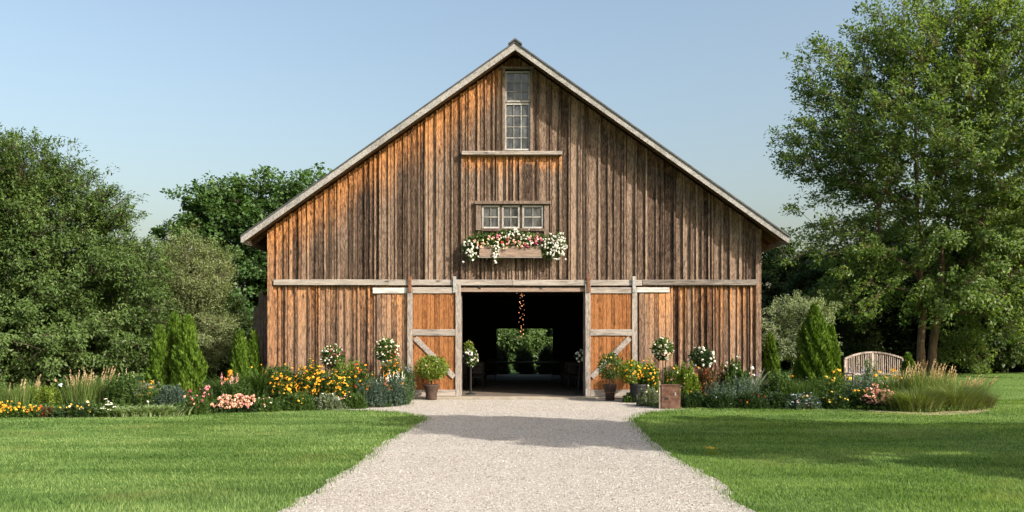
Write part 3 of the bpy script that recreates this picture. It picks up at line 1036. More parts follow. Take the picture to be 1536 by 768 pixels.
# long track beam in three lengths, header, dark gap
zb0, zb1 = PZ(428, 24.88), PZ(419.5, 24.88)
mb = MB()
cuts = [PX(412, 25), PX(583, 25), PX(769, 25), PX(962, 25), PX(1134, 25)]
for i, (a, b) in enumerate(zip(cuts, cuts[1:])):
    dz = random.uniform(-0.012, 0.012)
    mb.box(a + 0.004, b - 0.004, -0.15 - random.uniform(0, 0.012), -0.045, zb0 + dz, zb1 + dz)
mb.build('track_beam', M['trim'], barn, 0.008)
mb = MB()
mb.box(DOOR[0] - 0.02, DOOR[1] + 0.02, -0.09, 0.03, DOOR[3] - 0.02, DOOR[3] + 0.10)
mb.build('door_header', M['header'], barn, 0.006)
for px in (720, 812):
    MB().box(PX(px, 25) - 0.03, PX(px, 25) + 0.03, -0.12, -0.092, DOOR[3] + 0.08, zb0 + 0.003).build('track_bracket', M['iron'], barn)
MB().box(DOOR[0], DOOR[1], -0.085, -0.055, DOOR[3] + 0.135, DOOR[3] + 0.160).build('door_track', M['iron'], barn)
# jamb posts just inside the opening
MB().box(DOOR[0] - 0.02, DOOR[0] + 0.05, 0.032, 0.2, 0.056, DOOR[3]).build('door_jamb', M['trimz'], barn)
MB().box(DOOR[1] - 0.05, DOOR[1] + 0.02, 0.032, 0.2, 0.056, DOOR[3]).build('door_jamb', M['trimz'], barn)
# peeling white boards either side
for x0, x1, z0, z1 in ((PX(560, 25), PX(613, 25), PZ(440.5, 25), PZ(432, 25)), (PX(954, 25), PX(1003, 25), PZ(439, 25), PZ(431.5, 25))):
    mb = MB()
    mb.box(x0, x1, -0.13, -0.075, z0, z1)
    mb.build('white_board', M['white'], barn, 0.006)
# fixed side panels beside the doors
mb = MB()
x = PX(566, 25)
while x < PX(610, 25):
    b = x + random.uniform(0.12, 0.19)
    mb.plank(x, b - 0.012, 0.1, PZ(441, 25), PZ(441, 25), -0.082 - random.uniform(0, 0.02), -0.066, 0.003)
    x = b
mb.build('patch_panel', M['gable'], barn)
mb = MB()
x = PX(958, 25)
while x < PX(1000, 25):
    b = x + random.uniform(0.12, 0.22)
    mb.plank(x, b - 0.012, 0.1, PZ(440, 25), PZ(440, 25), -0.082 - random.uniform(0, 0.02), -0.066, 0.003)
    x = b
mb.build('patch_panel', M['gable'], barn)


def sliding_door(s, x0, x1, hang):
    """x0..x1; s=+1 brace falls to the right"""
    yf = -0.20
    z0, z1 = 0.06, PZ(430.5, 24.8)
    mb = MB()
    x = x0 + 0.03
    k = 0
    while x < x1 - 0.05:
        b = min(x + random.uniform(0.10, 0.16), x1 - 0.03)
        if x1 - 0.03 - b < 0.05:
            b = x1 - 0.03
        mb.plank(x, b - 0.009, z0 + 0.05, z1 - 0.05, z1 - 0.05, yf + random.uniform(0.03, 0.044), yf + 0.07, 0.002)
        x = b
    d = mb.build('sliding_door', M['door'], barn)
    sw = 0.155
    for a in (x0, x1 - sw):
        MB().plank(a, a + sw, z0 + random.uniform(-0.02, 0), z1 + 0.09 if (a == x0) == (s < 0) else z1, z1 + 0.06 if (a == x0) == (s < 0) else z1, yf - 0.006, yf + 0.028, 0.004, 0.7).build('stile', M['trimz'], d, 0.005)
    for za, zc, nm in ((z1 - 0.19, z1 - 0.01, 'top_rail'), (PZ(503.5, 24.8), PZ(494, 24.8), 'middle_rail'), (z0, z0 + 0.2, 'bottom_rail')):
        MB().box(x0 + sw + 0.004, x1 - sw - 0.004, yf, yf + 0.027, za, zc).build(nm, M['trim'] if nm != 'bottom_rail' else M['trim'], d, 0.006)
    zm = PZ(504, 24.8)
    zl = PZ(566, 24.8)
    if s > 0:
        p, q = (x0 + sw + 0.07, yf + 0.014, zm - 0.06), (x1 - sw - 0.035, yf + 0.014, zl)
    else:
        p, q = (x1 - sw - 0.07, yf + 0.014, zm - 0.06), (x0 + sw + 0.035, yf + 0.014, zl)
    MB().bar(p, q, 0.16, 0.03).build('brace', M['brace'], d, 0.005)
    for a, mt in hang:
        mb = MB()
        mb.box(a - 0.045, a + 0.045, -0.232, -0.208, z1 - 0.16, PZ(414.5, 24.8))
        mb.box(a - 0.03, a + 0.03, -0.206, -0.155, PZ(418, 24.8), PZ(414.5, 24.8))
        mb.tube([(a, -0.24, z1 - 0.10), (a, -0.225, z1 - 0.10)], 0.018)
        mb.tube([(a, -0.24, z1 + 0.18), (a, -0.225, z1 + 0.18)], 0.018)
        mb.build('hanger', M[mt], d)
    return d


dA = sliding_door(1, PX(611, 24.8), PX(691, 24.8), ((PX(615, 24.8), 'rust'), (PX(682, 24.8), 'galv')))
dB = sliding_door(-1, PX(878, 24.8), PX(956, 24.8), ((PX(883, 24.8), 'rust'), (PX(951, 24.8), 'galv')))


def window(x0, x1, z0, z1, cols, rows, mat, y=-0.03, fw=0.05, mw=0.014, inner=None):
    fr = MB()
    fr.box(x0, x0 + fw, y - 0.03, y + 0.05, z0, z1)
    fr.box(x1 - fw, x1, y - 0.03, y + 0.05, z0, z1)
    fr.box(x0 + fw, x1 - fw, y - 0.03, y + 0.05, z1 - fw, z1)
    fr.box(x0 + fw, x1 - fw, y - 0.034, y + 0.05, z0, z0 + fw)
    ix0, ix1, iz0, iz1 = x0 + fw, x1 - fw, z0 + fw, z1 - fw
    for i in range(1, cols):
        c = ix0 + (ix1 - ix0) * i / cols
        fr.box(c - mw / 2, c + mw / 2, y - 0.012, y + 0.02, iz0, iz1)
    for i in range(1, rows):
        c = iz0 + (iz1 - iz0) * i / rows
        for j in range(cols):
            a = ix0 + (ix1 - ix0) * j / cols + (mw / 2 if j else 0)
            b = ix0 + (ix1 - ix0) * (j + 1) / cols - (mw / 2 if j < cols - 1 else 0)
            fr.box(a, b, y - 0.012, y + 0.02, c - mw / 2, c + mw / 2)
    f = fr.build('window', mat, barn)
    g = MB()
    for i in range(cols):
        for j in range(rows):
            a, b = ix0 + (ix1 - ix0) * i / cols + 0.001, ix0 + (ix1 - ix0) * (i + 1) / cols - 0.001
            c, d = iz0 + (iz1 - iz0) * j / rows + 0.001, iz0 + (iz1 - iz0) * (j + 1) / rows - 0.001
            t1, t2 = random.uniform(-0.008, 0.008), random.uniform(-0.010, 0.006)
            g.add([(a, y + 0.012 + t1, c), (b, y + 0.012 - t1, c), (b, y + 0.012 - t1 + t2, d), (a, y + 0.012 + t1 + t2, d)], [(0, 1, 2, 3)])
    g.build('panes', M['glass'], f)
    return f


wz = PZ(155, 25)
window(WIN[0] + 0.06, WIN[1] - 0.06, WIN[2] + 0.02, wz - 0.01, 3, 4, M['sash'], y=-0.02, mw=0.022, fw=0.045)
window(WIN[0] + 0.06, WIN[1] - 0.06, wz + 0.01, WIN[3] - 0.06, 3, 3, M['sashdark'], y=-0.045, mw=0.02, fw=0.055)
mb = MB()
mb.box(WIN[0] - 0.02, WIN[0] + 0.058, -0.10, 0.03, WIN[2] - 0.02, WIN[3])
mb.box(WIN[1] - 0.058, WIN[1] + 0.02, -0.10, 0.03, WIN[2] - 0.02, WIN[3])
mb.box(WIN[0] - 0.06, WIN[1] + 0.06, -0.13, 0.03, WIN[3] + 0.002, WIN[3] + 0.07)
mb.build('window_casing', M['casing'], barn, 0.005)
for a, b in ((723, 749.5), (753, 779.5), (783.5, 815)):
    window(PX(a, 25), PX(b, 25), PZ(343, 25), PZ(308.5, 25), 2, 2, M['sash'], y=-0.02, fw=0.05, mw=0.025)
mb = MB()
mb.box(PX(712, 25), PX(826, 25), -0.15, -0.0, PZ(307, 25) - 0.002, PZ(302.5, 25))
mb.box(PX(714, 25), PX(722, 25), -0.10, 0.03, PZ(346, 25), PZ(307, 25) - 0.006)
mb.box(PX(816, 25), PX(823, 25), -0.09, 0.03, PZ(372, 25), PZ(307, 25) - 0.006)
mb.box(PX(749.7, 25), PX(752.8, 25), -0.06, 0.03, PZ(344, 25), PZ(307, 25) - 0.006)
mb.box(PX(779.7, 25), PX(783.3, 25), -0.06, 0.03, PZ(344, 25), PZ(307, 25) - 0.006)
mb.box(PX(722.2, 25), PX(815.8, 25), -0.11, 0.03, PZ(347.5, 25), PZ(343, 25) - 0.003)
mb.build('window_casing', M['casing'], barn, 0.005)
MB().box(PX(693, 25), PX(843, 25), -0.20, -0.02, PZ(234, 25), PZ(228.6, 25)).build('loft_ledge', M['trim'], barn, 0.006)
for px in (693.5, 840.5):
    mb = MB()
    x = PX(px, 25)
    mb.plank(x - 0.035, x + 0.035, RAILZ + 0.12, PZ(235, 25), PZ(235, 25), -0.088, -0.02, 0.004, 0.7)
    mb.build('loft_panel_strip', M['gable'], barn)

# board fence corner beside the barn
fx = thing('board_fence', 'short dark fence of tall weathered boards against the barn left side', 'fence', (PX(394, 27), 2.0, 0))
for i, (a, b, z) in enumerate(((-0.30, -0.14, 2.75), (-0.13, 0.02, 3.25), (0.03, 0.2, 3.15), (0.21, 0.36, 3.3))):
    mb = MB()
    mb.plank(a, b, 0.0, z, z + 0.08, -0.012 * (i % 2), 0.03, 0.006, 0.6)
    mb.build('fence_board', M['casing'], fx)
MB().box(-0.28, 0.4, 0.035, 0.09, 1.0, 1.12).build('fence_rail', M['casing'], fx)
MB().box(-0.2, 0.4, 0.035, 0.09, 2.2, 2.32).build('fence_rail', M['casing'], fx)

# ------------------------------------------------------------------ trees
make_tree('leafy_tree', 'big dense broadleaf tree filling the left side of the garden', (PX(70, 28.5), 3.5, 0),
          blobs_px(70, 28.5, [(30, 340, 125, 120, 0), (105, 395, 115, 115, -.3), (-40, 430, 160, 150, 0), (180, 450, 65, 85, -.4), (35, 262, 62, 55, 0), (95, 300, 60, 48, 0),
                              (-70, 300, 110, 100, 0), (60, 500, 170, 75, -.5), (175, 515, 80, 55, -.6), (-60, 520, 120, 70, -.4), (150, 345, 42, 42, .3), (205, 405, 42, 46, 0)]),
          950, 240, 0.13, 0.052, 0.56, L['near'], BARK, 0.26, 1.2, minsep=0.62, droop=0.35, shoot=2.0)
make_tree('tall_tree', 'tall airy tree with forked trunk and open branches right of the barn', (PX(1388, 41), 16, 0),
          blobs_px(1388, 41, [(1400, 210, 140, 160, 0), (1250, 125, 46, 60, 0), (1222, 225, 38, 50, .5), (1216, 312, 32, 22, -.5), (1290, 220, 75, 90, 0), (1300, 410, 75, 62, 0), (1385, 62, 105, 60, 0),
                              (1510, 210, 110, 190, 0), (1485, 60, 100, 80, 0), (1330, 105, 70, 75, .5), (1262, 360, 58, 40, 0), (1430, 390, 100, 60, -1), (1497, 470, 30, 66, -2.0), (1415, 450, 80, 30, -1.5), (1520, 400, 70, 70, -1), (1470, 515, 50, 26, 1.5)], 0.8),
          930, 165, 0.19, 0.095, 0.74, L['airy'], BARKR, 0.19, 3.0, minsep=0.80, trunks=2, droop=0.1, shoot=2.3)
make_tree('maple_tree', 'rounded green maple rising behind the left barn eave', (PX(425, 47), 22, 0),
          blobs_px(425, 47, [(425, 340, 75, 75, 0), (380, 320, 55, 50, 0), (470, 330, 60, 60, 0), (330, 330, 50, 50, 0), (300, 400, 45, 90, 0), (370, 440, 80, 90, 0), (450, 430, 70, 90, 0), (340, 500, 80, 50, 0)]),
          360, 260, 0.22, 0.16, 1.0, L['maple'], BARK, 0.3, 2.0, minsep=0.62, droop=0.2)
make_tree('olive_tree', 'small olive-green tree between the big left tree and maple', (PX(292, 34), 9, 0),
          blobs_px(292, 34, [(290, 430, 42, 60, 0), (312, 420, 22, 45, 0), (262, 430, 28, 55, 0), (295, 500, 42, 45, 0), (300, 388, 14, 18, 0)]),
          150, 300, 0.10, 0.036, 0.55, L['olive'], BARK, 0.09, 0.6, minsep=0.6, droop=0.0, shoot=2.2)
make_tree('silver_shrub', 'pale silver-leaved shrub right of the barn corner', (PX(1195, 35), 10, 0),
          blobs_px(1195, 35, [(1195, 480, 45, 28, 0), (1165, 500, 30, 30, 0), (1225, 475, 22, 26, 0), (1200, 520, 50, 25, 0), (1150, 500, 22, 22, 0)]),
          110, 200, 0.11, 0.035, 0.42, L['silver'], BARK, 0.07, 0.3, minsep=0.55, cat='shrub', shoot=1.8)
# trees of the wood behind, each with its own place; the first is built, the others are copies
wood = make_tree('woodland_tree', 'dark tree behind the tall tree, over the garden bench', (PX(1300, 50), 25, 0),
                 [(0, 0, 5.0, 3.6, 3.2, 2.8), (-1.6, 0, 3.0, 2.6, 2.4, 2.6), (1.8, 0.4, 3.2, 2.8, 2.6, 2.6), (0.3, 0, 7.2, 2.2, 2.0, 1.6), (0, -0.8, 1.6, 4.2, 2.8, 1.6), (-2.2, -0.6, 0.9, 2.2, 2.0, 0.9), (2.2, -0.5, 0.9, 2.2, 2.0, 0.9)],
                 230, 240, 0.24, 0.15, 1.05, L['wood'], BARK, 0.28, 1.6, minsep=0.6)
light = make_tree('woodland_tree', 'lighter green tree showing through the open back door', (2.4, 40.0, 0),
                  [(0, 0, 3.6, 3.0, 2.6, 2.6), (-1.4, 0, 2.0, 2.2, 2.2, 1.8), (1.5, 0.2, 2.2, 2.2, 2.2, 2.0), (0.3, 0, 6.0, 1.9, 1.8, 1.5), (0, -0.6, 1.2, 2.8, 2.0, 1.2)],
                  190, 200, 0.2, 0.12, 0.9, L['bright'], BARK, 0.2, 1.0, minsep=0.6)
for k, (src, px, t, sc, rz, lab) in enumerate([
        (wood, 1170, 54, 0.93, 1.0, 'mid-height tree just beyond the barn right eave'),
        (wood, 1235, 48, 0.68, 2.2, 'dark tree low behind the silver shrub and conifers'),
        (wood, 1400, 49, 0.85, 3.3, 'dark tree directly behind the forked trunk'),
        (wood, 1475, 47, 0.95, 4.4, 'dark tree behind the low hanging right branches'),
        (wood, 1560, 48, 1.1, 5.3, 'dark tree at the right frame edge'),
        (light, 745, 64, 1.15, 2.0, 'shaded tree at left in the open back door'),
        (wood, 748, 43.2, 0.155, 1.1, 'added low dark shrub at left, hiding the sunlit lawn outside the back door'),  # these three shrubs are added to darken the foot of the doorway view
        (wood, 786, 43.6, 0.145, 2.1, 'added low dark shrub in the middle, hiding the sunlit lawn outside the back door'),
        (wood, 824, 43.2, 0.16, 3.7, 'added low dark shrub at right, hiding the sunlit lawn outside the back door'),
        (wood, 190, 46, 0.72, 0.6, 'dark tree glimpsed low between left tree and olive tree'),
        (wood, 60, 44, 0.62, 1.9, 'dark tree low behind the big left tree trunk'),
        (wood, 335, 37, 0.42, 2.9, 'dark tree filling the gap left of the barn')]):
    c = copy_tree(src)
    c['label'] = lab
    c.location = (PX(px, t), t + CAMY, 0)
    c.rotation_euler = (0, 0, rz)
    c.scale = (sc, sc, sc)
    c['group'] = 'trees of the wood behind the barn'
for o in (wood, light):
    o['group'] = 'trees of the wood behind the barn'

# trees out of frame on the right whose shadows lie on the lawn
sh = make_tree('lawn_tree', 'slim tree right of the lawn whose shade crosses the drive', (11.6, -17.2, 0),
               [(0, 0, 7.8, 1.9, 1.8, 1.9), (0.3, 0, 9.4, 1.4, 1.4, 1.2), (-0.2, 0, 6.2, 1.3, 1.3, 0.9)], 150, 420, 0.16, 0.10, 0.7, L['airy'], BARKR, 0.13, 5.0, minsep=0.55)
for (x, y, s_, rz, lab) in ((17.0, -17.4, 0.95, 1.5, 'second slim tree right of the lawn, nearer the garden'), (22.5, -18.4, 0.95, 3.0, 'third slim tree right of the lawn, farthest from the drive'),
                            (14.5, -19.4, 0.62, 4.0, 'small tree right of the lawn near the photographer')):
    c = copy_tree(sh)
    c['label'] = lab
    c.location = (x, y, 0)
    c.scale = (s_,) * 3
    c.rotation_euler = (0, 0, rz)


# ------------------------------------------------------------------ conifers
def conifer(label, px, py_top, t, w_px, seed_n=5200, lean=0.0, name='arborvitae'):
    h = PZ(py_top, t)
    r = w_px * t / F / 2
    x = PX(px, t)
    root = thing(name, label, 'conifer', (x, t + CAMY, 0), 'clipped conifers in the flower beds')
    MB().tube([(0, 0, 0), (0, 0, h * 0.5), (lean, 0, h * 0.9)], [0.05, 0.04, 0.012]).build('trunk', BARK, root)
    n = int(seed_n * h / 2.2)
    a = 1 - R.uniform(0, 1, n) ** 0.62
    z = 0.06 + a * (h - 0.06)
    th = R.uniform(0, 2 * math.pi, n)
    prof = np.clip(np.minimum((1 - a) ** 0.58, 0.7 + a * 2.0), 0, 1)
    lump = 1 + 0.30 * np.sin(th * 5 + a * 4 + px) * np.sin(a * 17 + th * 3) + 0.12 * np.sin(th * 9 + a * 29)
    rr = r * prof * lump * (0.55 + 0.45 * R.uniform(0, 1, n) ** 0.35)
    P = np.stack([rr * np.cos(th) + lean * a, rr * np.sin(th), z], 1)
    out = np.stack([np.cos(th), np.sin(th), np.zeros(n)], 1)
    A = unit(out * 0.55 + np.array([0, 0, 1.0]) + rdir(n) * 0.45)
    Nv = unit(rdir(n) * 0.8 + out)
    sc = R.uniform(0.6, 1.3, n)
    V, Fq = leaf_quads(P, A, Nv, 0.15 * sc, 0.055 * sc)
    quads_obj('crown', V, [(Fq, L['arbor'])], root)
    return root


conifer('tallest bright arborvitae left of the barn, right of its clump', 281, 471, 24.2, 54)
conifer('middle arborvitae of the left clump with pointed top', 262, 467, 25.0, 44)
conifer('narrow arborvitae at the left end of the left clump', 240, 487, 24.4, 42)
conifer('small arborvitae against the barn left corner, the left twin', 361, 494, 24.9, 36)
conifer('small arborvitae against the barn left corner, the right twin', 381, 495, 25.3, 30)
conifer('narrow dark arborvitae beside the barn right corner', 1156, 500, 26.5, 30)
conifer('wide tall arborvitae right of the barn with pointed top', 1222, 456, 24.4, 66, 7000)
conifer('shorter arborvitae beside the tall one left of the bench', 1246, 486, 24.9, 36)
conifer('tiny arborvitae behind the right end of the bench', 1362, 530, 24.6, 28)


# ------------------------------------------------------------------ flowers
def blossom_geo(P, N, r, kind):
    """petal quads around each point; returns petal verts/faces and eye verts/faces"""
    n = len(P)
    r = np.broadcast_to(r, (n,))
    if kind == 'daisy':
        k = 8
        ref = rdir(n)
        U = unit(np.cross(N, ref))
        W = np.cross(N, U)
        a = (np.arange(k) * 2 * math.pi / k)[None, :]
        D = U[:, None] * np.cos(a)[..., None] + W[:, None] * np.sin(a)[..., None]
        D = D - N[:, None] * 0.25
        PP = (P[:, None] + D * r[:, None, None] * 0.6).reshape(-1, 3)
        V, Fq = leaf_quads(PP, D.reshape(-1, 3), np.repeat(N, k, 0), np.repeat(r, k) * 0.95, np.repeat(r, k) * 0.62, 0.1)
        ev, ef = leaf_quads(np.repeat(P + N * r[:, None] * 0.12, 2, 0), np.repeat(U, 2, 0), np.stack([N, W], 1).reshape(-1, 3), np.repeat(r, 2) * 0.55, np.repeat(r, 2) * 0.5, 0.05)
        return V, Fq, ev, ef
    if kind == 'ball':
        k = 22
        D = rdir(n * k)
        PP = np.repeat(P, k, 0) + D * np.repeat(r, k)[:, None] * 0.72
        V, Fq = leaf_quads(PP, rdir(n * k), D, np.repeat(r, k) * 0.95, np.repeat(r, k) * 0.8, -0.1)
        return V, Fq, None, None
    if kind == 'spike':
        k = 26
        z = R.uniform(0, 1, n * k)
        D = rdir(n * k) * np.array([1, 1, 0.4])
        PP = np.repeat(P, k, 0) + np.stack([np.zeros(n * k), np.zeros(n * k), z * 5.5], 1) * np.repeat(r, k)[:, None] + D * (np.repeat(r, k) * (1.05 - z) * 0.75)[:, None]
        V, Fq = leaf_quads(PP, D + np.array([0, 0, 0.5]), rdir(n * k), np.repeat(r, k) * 0.7, np.repeat(r, k) * 0.5, 0.1)
        return V, Fq, None, None
    if kind == 'head':                       # flat umbel
        k = 20
        d = R.normal(0, 0.5, (n * k, 3)) * np.array([1, 1, 0.25])
        PP = np.repeat(P, k, 0) + d * np.repeat(r, k)[:, None]
        V, Fq = leaf_quads(PP, rdir(n * k), unit(rdir(n * k) + np.array([0, -0.6, 0.8])), np.repeat(r, k) * 0.55, np.repeat(r, k) * 0.45, 0.1)
        return V, Fq, None, None


def mound_pts(n, w, d, h, z0=0.0, up=False):
    D = rdir(n)
    D[:, 2] = np.abs(D[:, 2])
    if up:
        D = unit(D + np.array([0, -0.25, 0.35]))
    u = R.uniform(0.35, 1.0, n) ** 0.45
    ph = 1 + 0.18 * np.sin(D[:, 0] * 7 + w * 31) * np.cos(D[:, 1] * 6 + h * 17) + 0.1 * np.sin(D[:, 0] * 17 + 3)
    P = D * np.array([w / 2, d / 2, h]) * (u * ph)[:, None]
    P[:, 2] += z0
    return P, D


def plant(label, px, py, w_px, py_top, leaf='mid', kind='mound', flowers=(), name='flowering_plant', cat='plant', t=None, n=None, leafsize=0.06, group=None, z0=0.0, plumes=0, depth=0.75, ratio=0.5):
    """px: centre column, py: row where its base meets the bed, w_px: width, py_top: top row. flowers: (colour, kind, count, radius)"""
    t = t or TG(py)
    w_ = w_px * t / F
    h_ = max(0.12, PZ(py_top, t) - z0)
    if kind in ('mound', 'spikes'):
        w_, h_ = w_ * 1.16, h_ * 1.07
    root = thing(name, label, cat, (PX(px, t), t + CAMY, z0 if z0 else 0.008), group)
    z0 = 0.0
    d_ = max(0.3, min(w_ * depth, 1.2))
    Vs, Fs, o = [], [], 0
    if kind == 'mound':
        nn = n or int(min(9000, 1200 + 5200 * w_ * max(h_, .3)))
        P, D = mound_pts(nn, w_, d_, h_ * 0.93)
        A = unit(D * 0.8 + rdir(nn) * 0.7 + np.array([0, 0, 0.2]))
        V, Fq = leaf_quads(P, A, unit(rdir(nn) * 0.7 + np.array([0, 0, 0.8])), leafsize * R.uniform(0.7, 1.4, nn), leafsize * ratio * R.uniform(0.7, 1.3, nn))
        Vs.append(V), Fs.append(Fq)
        # stems
        ns = int(20 + 25 * w_)
        b = np.stack([R.uniform(-w_ * .38, w_ * .38, ns), R.uniform(-d_ * .38, d_ * .38, ns), np.zeros(ns)], 1)
        V2, F2 = blades(b, rdir(ns), h_ * R.uniform(0.5, 0.9, ns), 0.012, 0.15)
        Vs.append(V2), Fs.append(F2 + len(V))
    elif kind in ('blades', 'strap', 'fountain'):
        nn = n or int(300 * max(w_, 0.25) / 0.5)
        nn = int(nn * 1.5)
        b = np.stack([R.normal(0, w_ * .22, nn), R.normal(0, d_ * .2, nn), np.zeros(nn)], 1)
        if kind == 'strap':
            V, Fq = blades(b, b + rdir(nn) * 0.25, h_ * R.uniform(0.7, 1.25, nn), leafsize * 0.6, R.uniform(0.4, 1.0, nn) + (0.35 if leaf == 'varieg' else 0.0), 4)
        elif kind == 'fountain':
            V, Fq = blades(b, b * 1.5 + rdir(nn) * 0.2, h_ * R.uniform(0.6, 1.3, nn), leafsize * 0.2, R.uniform(0.45, 1.0, nn), 4)
        else:
            V, Fq = blades(b, b * 0.7 + rdir(nn) * 0.2, h_ * R.uniform(0.5, 1.0, nn), leafsize * 0.3, R.uniform(0.05, 0.4, nn), 3)
        Vs.append(V), Fs.append(Fq)
    elif kind == 'spikes':
        ns = int(22 + 95 * w_)
        b = np.stack([R.normal(0, w_ * .24, ns), R.normal(0, d_ * .22, ns), np.zeros(ns)], 1)
        hh = h_ * R.uniform(0.55, 1.0, ns)
        k = 30
        a = R.uniform(0.05, 1.0, ns * k)
        lean = rdir(ns) * np.array([1, 1, 0]) * 0.12
        P = np.repeat(b, k, 0) + np.stack([np.zeros(ns * k), np.zeros(ns * k), a * np.repeat(hh, k)], 1) + np.repeat(lean, k, 0) * a[:, None]
        D = rdir(ns * k)
        V, Fq = leaf_quads(P + D * leafsize * 0.4, D + np.array([0, 0, 0.7]), rdir(ns * k), leafsize * R.uniform(.7, 1.3, ns * k), leafsize * 0.33)
        Vs.append(V), Fs.append(Fq)
    quads_obj('foliage', np.concatenate(Vs), [(np.concatenate(Fs), L[leaf])], root)
    for colr, fk, cnt, r in flowers:
        if kind in ('blades', 'strap', 'fountain', 'spikes'):
            P = np.stack([R.normal(0, w_ * .26, cnt), R.normal(-d_ * 0.1, d_ * .25, cnt), h_ * R.uniform(0.72, 1.0, cnt)], 1)
            D = unit(rdir(cnt) + np.array([0, -0.8, 0.8]))
        else:
            P, D = mound_pts(cnt * 2, w_, d_, h_, up=True)
            k = np.argsort(P[:, 1] - 0.5 * P[:, 2])[:cnt]
            P, D = P[k], D[k]
            P = P * np.array([1.02, 1.05, 1.0]) + np.array([0, 0, 0.03])
            P = P * R.uniform(0.93, 1.05, (cnt, 1))
            D = unit(D + np.array([0, -0.4, 0.3]) + rdir(cnt) * 0.4)
        V, Fq, ev, ef = blossom_geo(P, D, r * R.uniform(0.5, 1.35, cnt), fk)
        parts = [(Fq, B[colr] if colr in B else L[colr])]
        if ev is not None:
            V, parts = np.concatenate([V, ev]), parts + [(ef + len(V), B['eye'])]
        quads_obj('blossoms', V, parts, root)
    if plumes:
        b = np.stack([R.normal(0, w_ * .25, plumes), R.normal(0, d_ * .2, plumes), np.zeros(plumes)], 1)
        hh = h_ * R.uniform(0.85, 1.18, plumes)
        bend = np.full(plumes, 0.10 if kind != 'fountain' else 0.42)
        dirs = b * 1.5 + rdir(plumes) * 0.2 + np.array([0.15, 0, 0])
        V1, F1 = blades(b, dirs, hh, 0.012, bend, 5)
        # the feathery heads follow the upper third of each stem
        Dh = unit(dirs * np.array([1, 1, 0]) + 1e-6)
        k = 26
        a = R.uniform(0.66, 1.0, plumes * k)
        H, be = np.repeat(hh, k), np.repeat(bend, k)
        P = np.repeat(b, k, 0) + np.array([0, 0, 1.0]) * (H * (a - 0.45 * be * a ** 2.2))[:, None] + np.repeat(Dh, k, 0) * (H * (0.12 * a + be * 0.8 * a ** 2))[:, None]
        D = rdir(plumes * k)
        V2, F2 = leaf_quads(P + D * 0.012, D * 0.5 + np.repeat(Dh, k, 0) * 0.5 + np.array([0, 0, 0.8]), rdir(plumes * k), 0.055, 0.018)
        quads_obj('plumes', np.concatenate([V1, V2]), [(np.concatenate([F1, F2 + len(V1)]), L['plume'])], root)
    return root


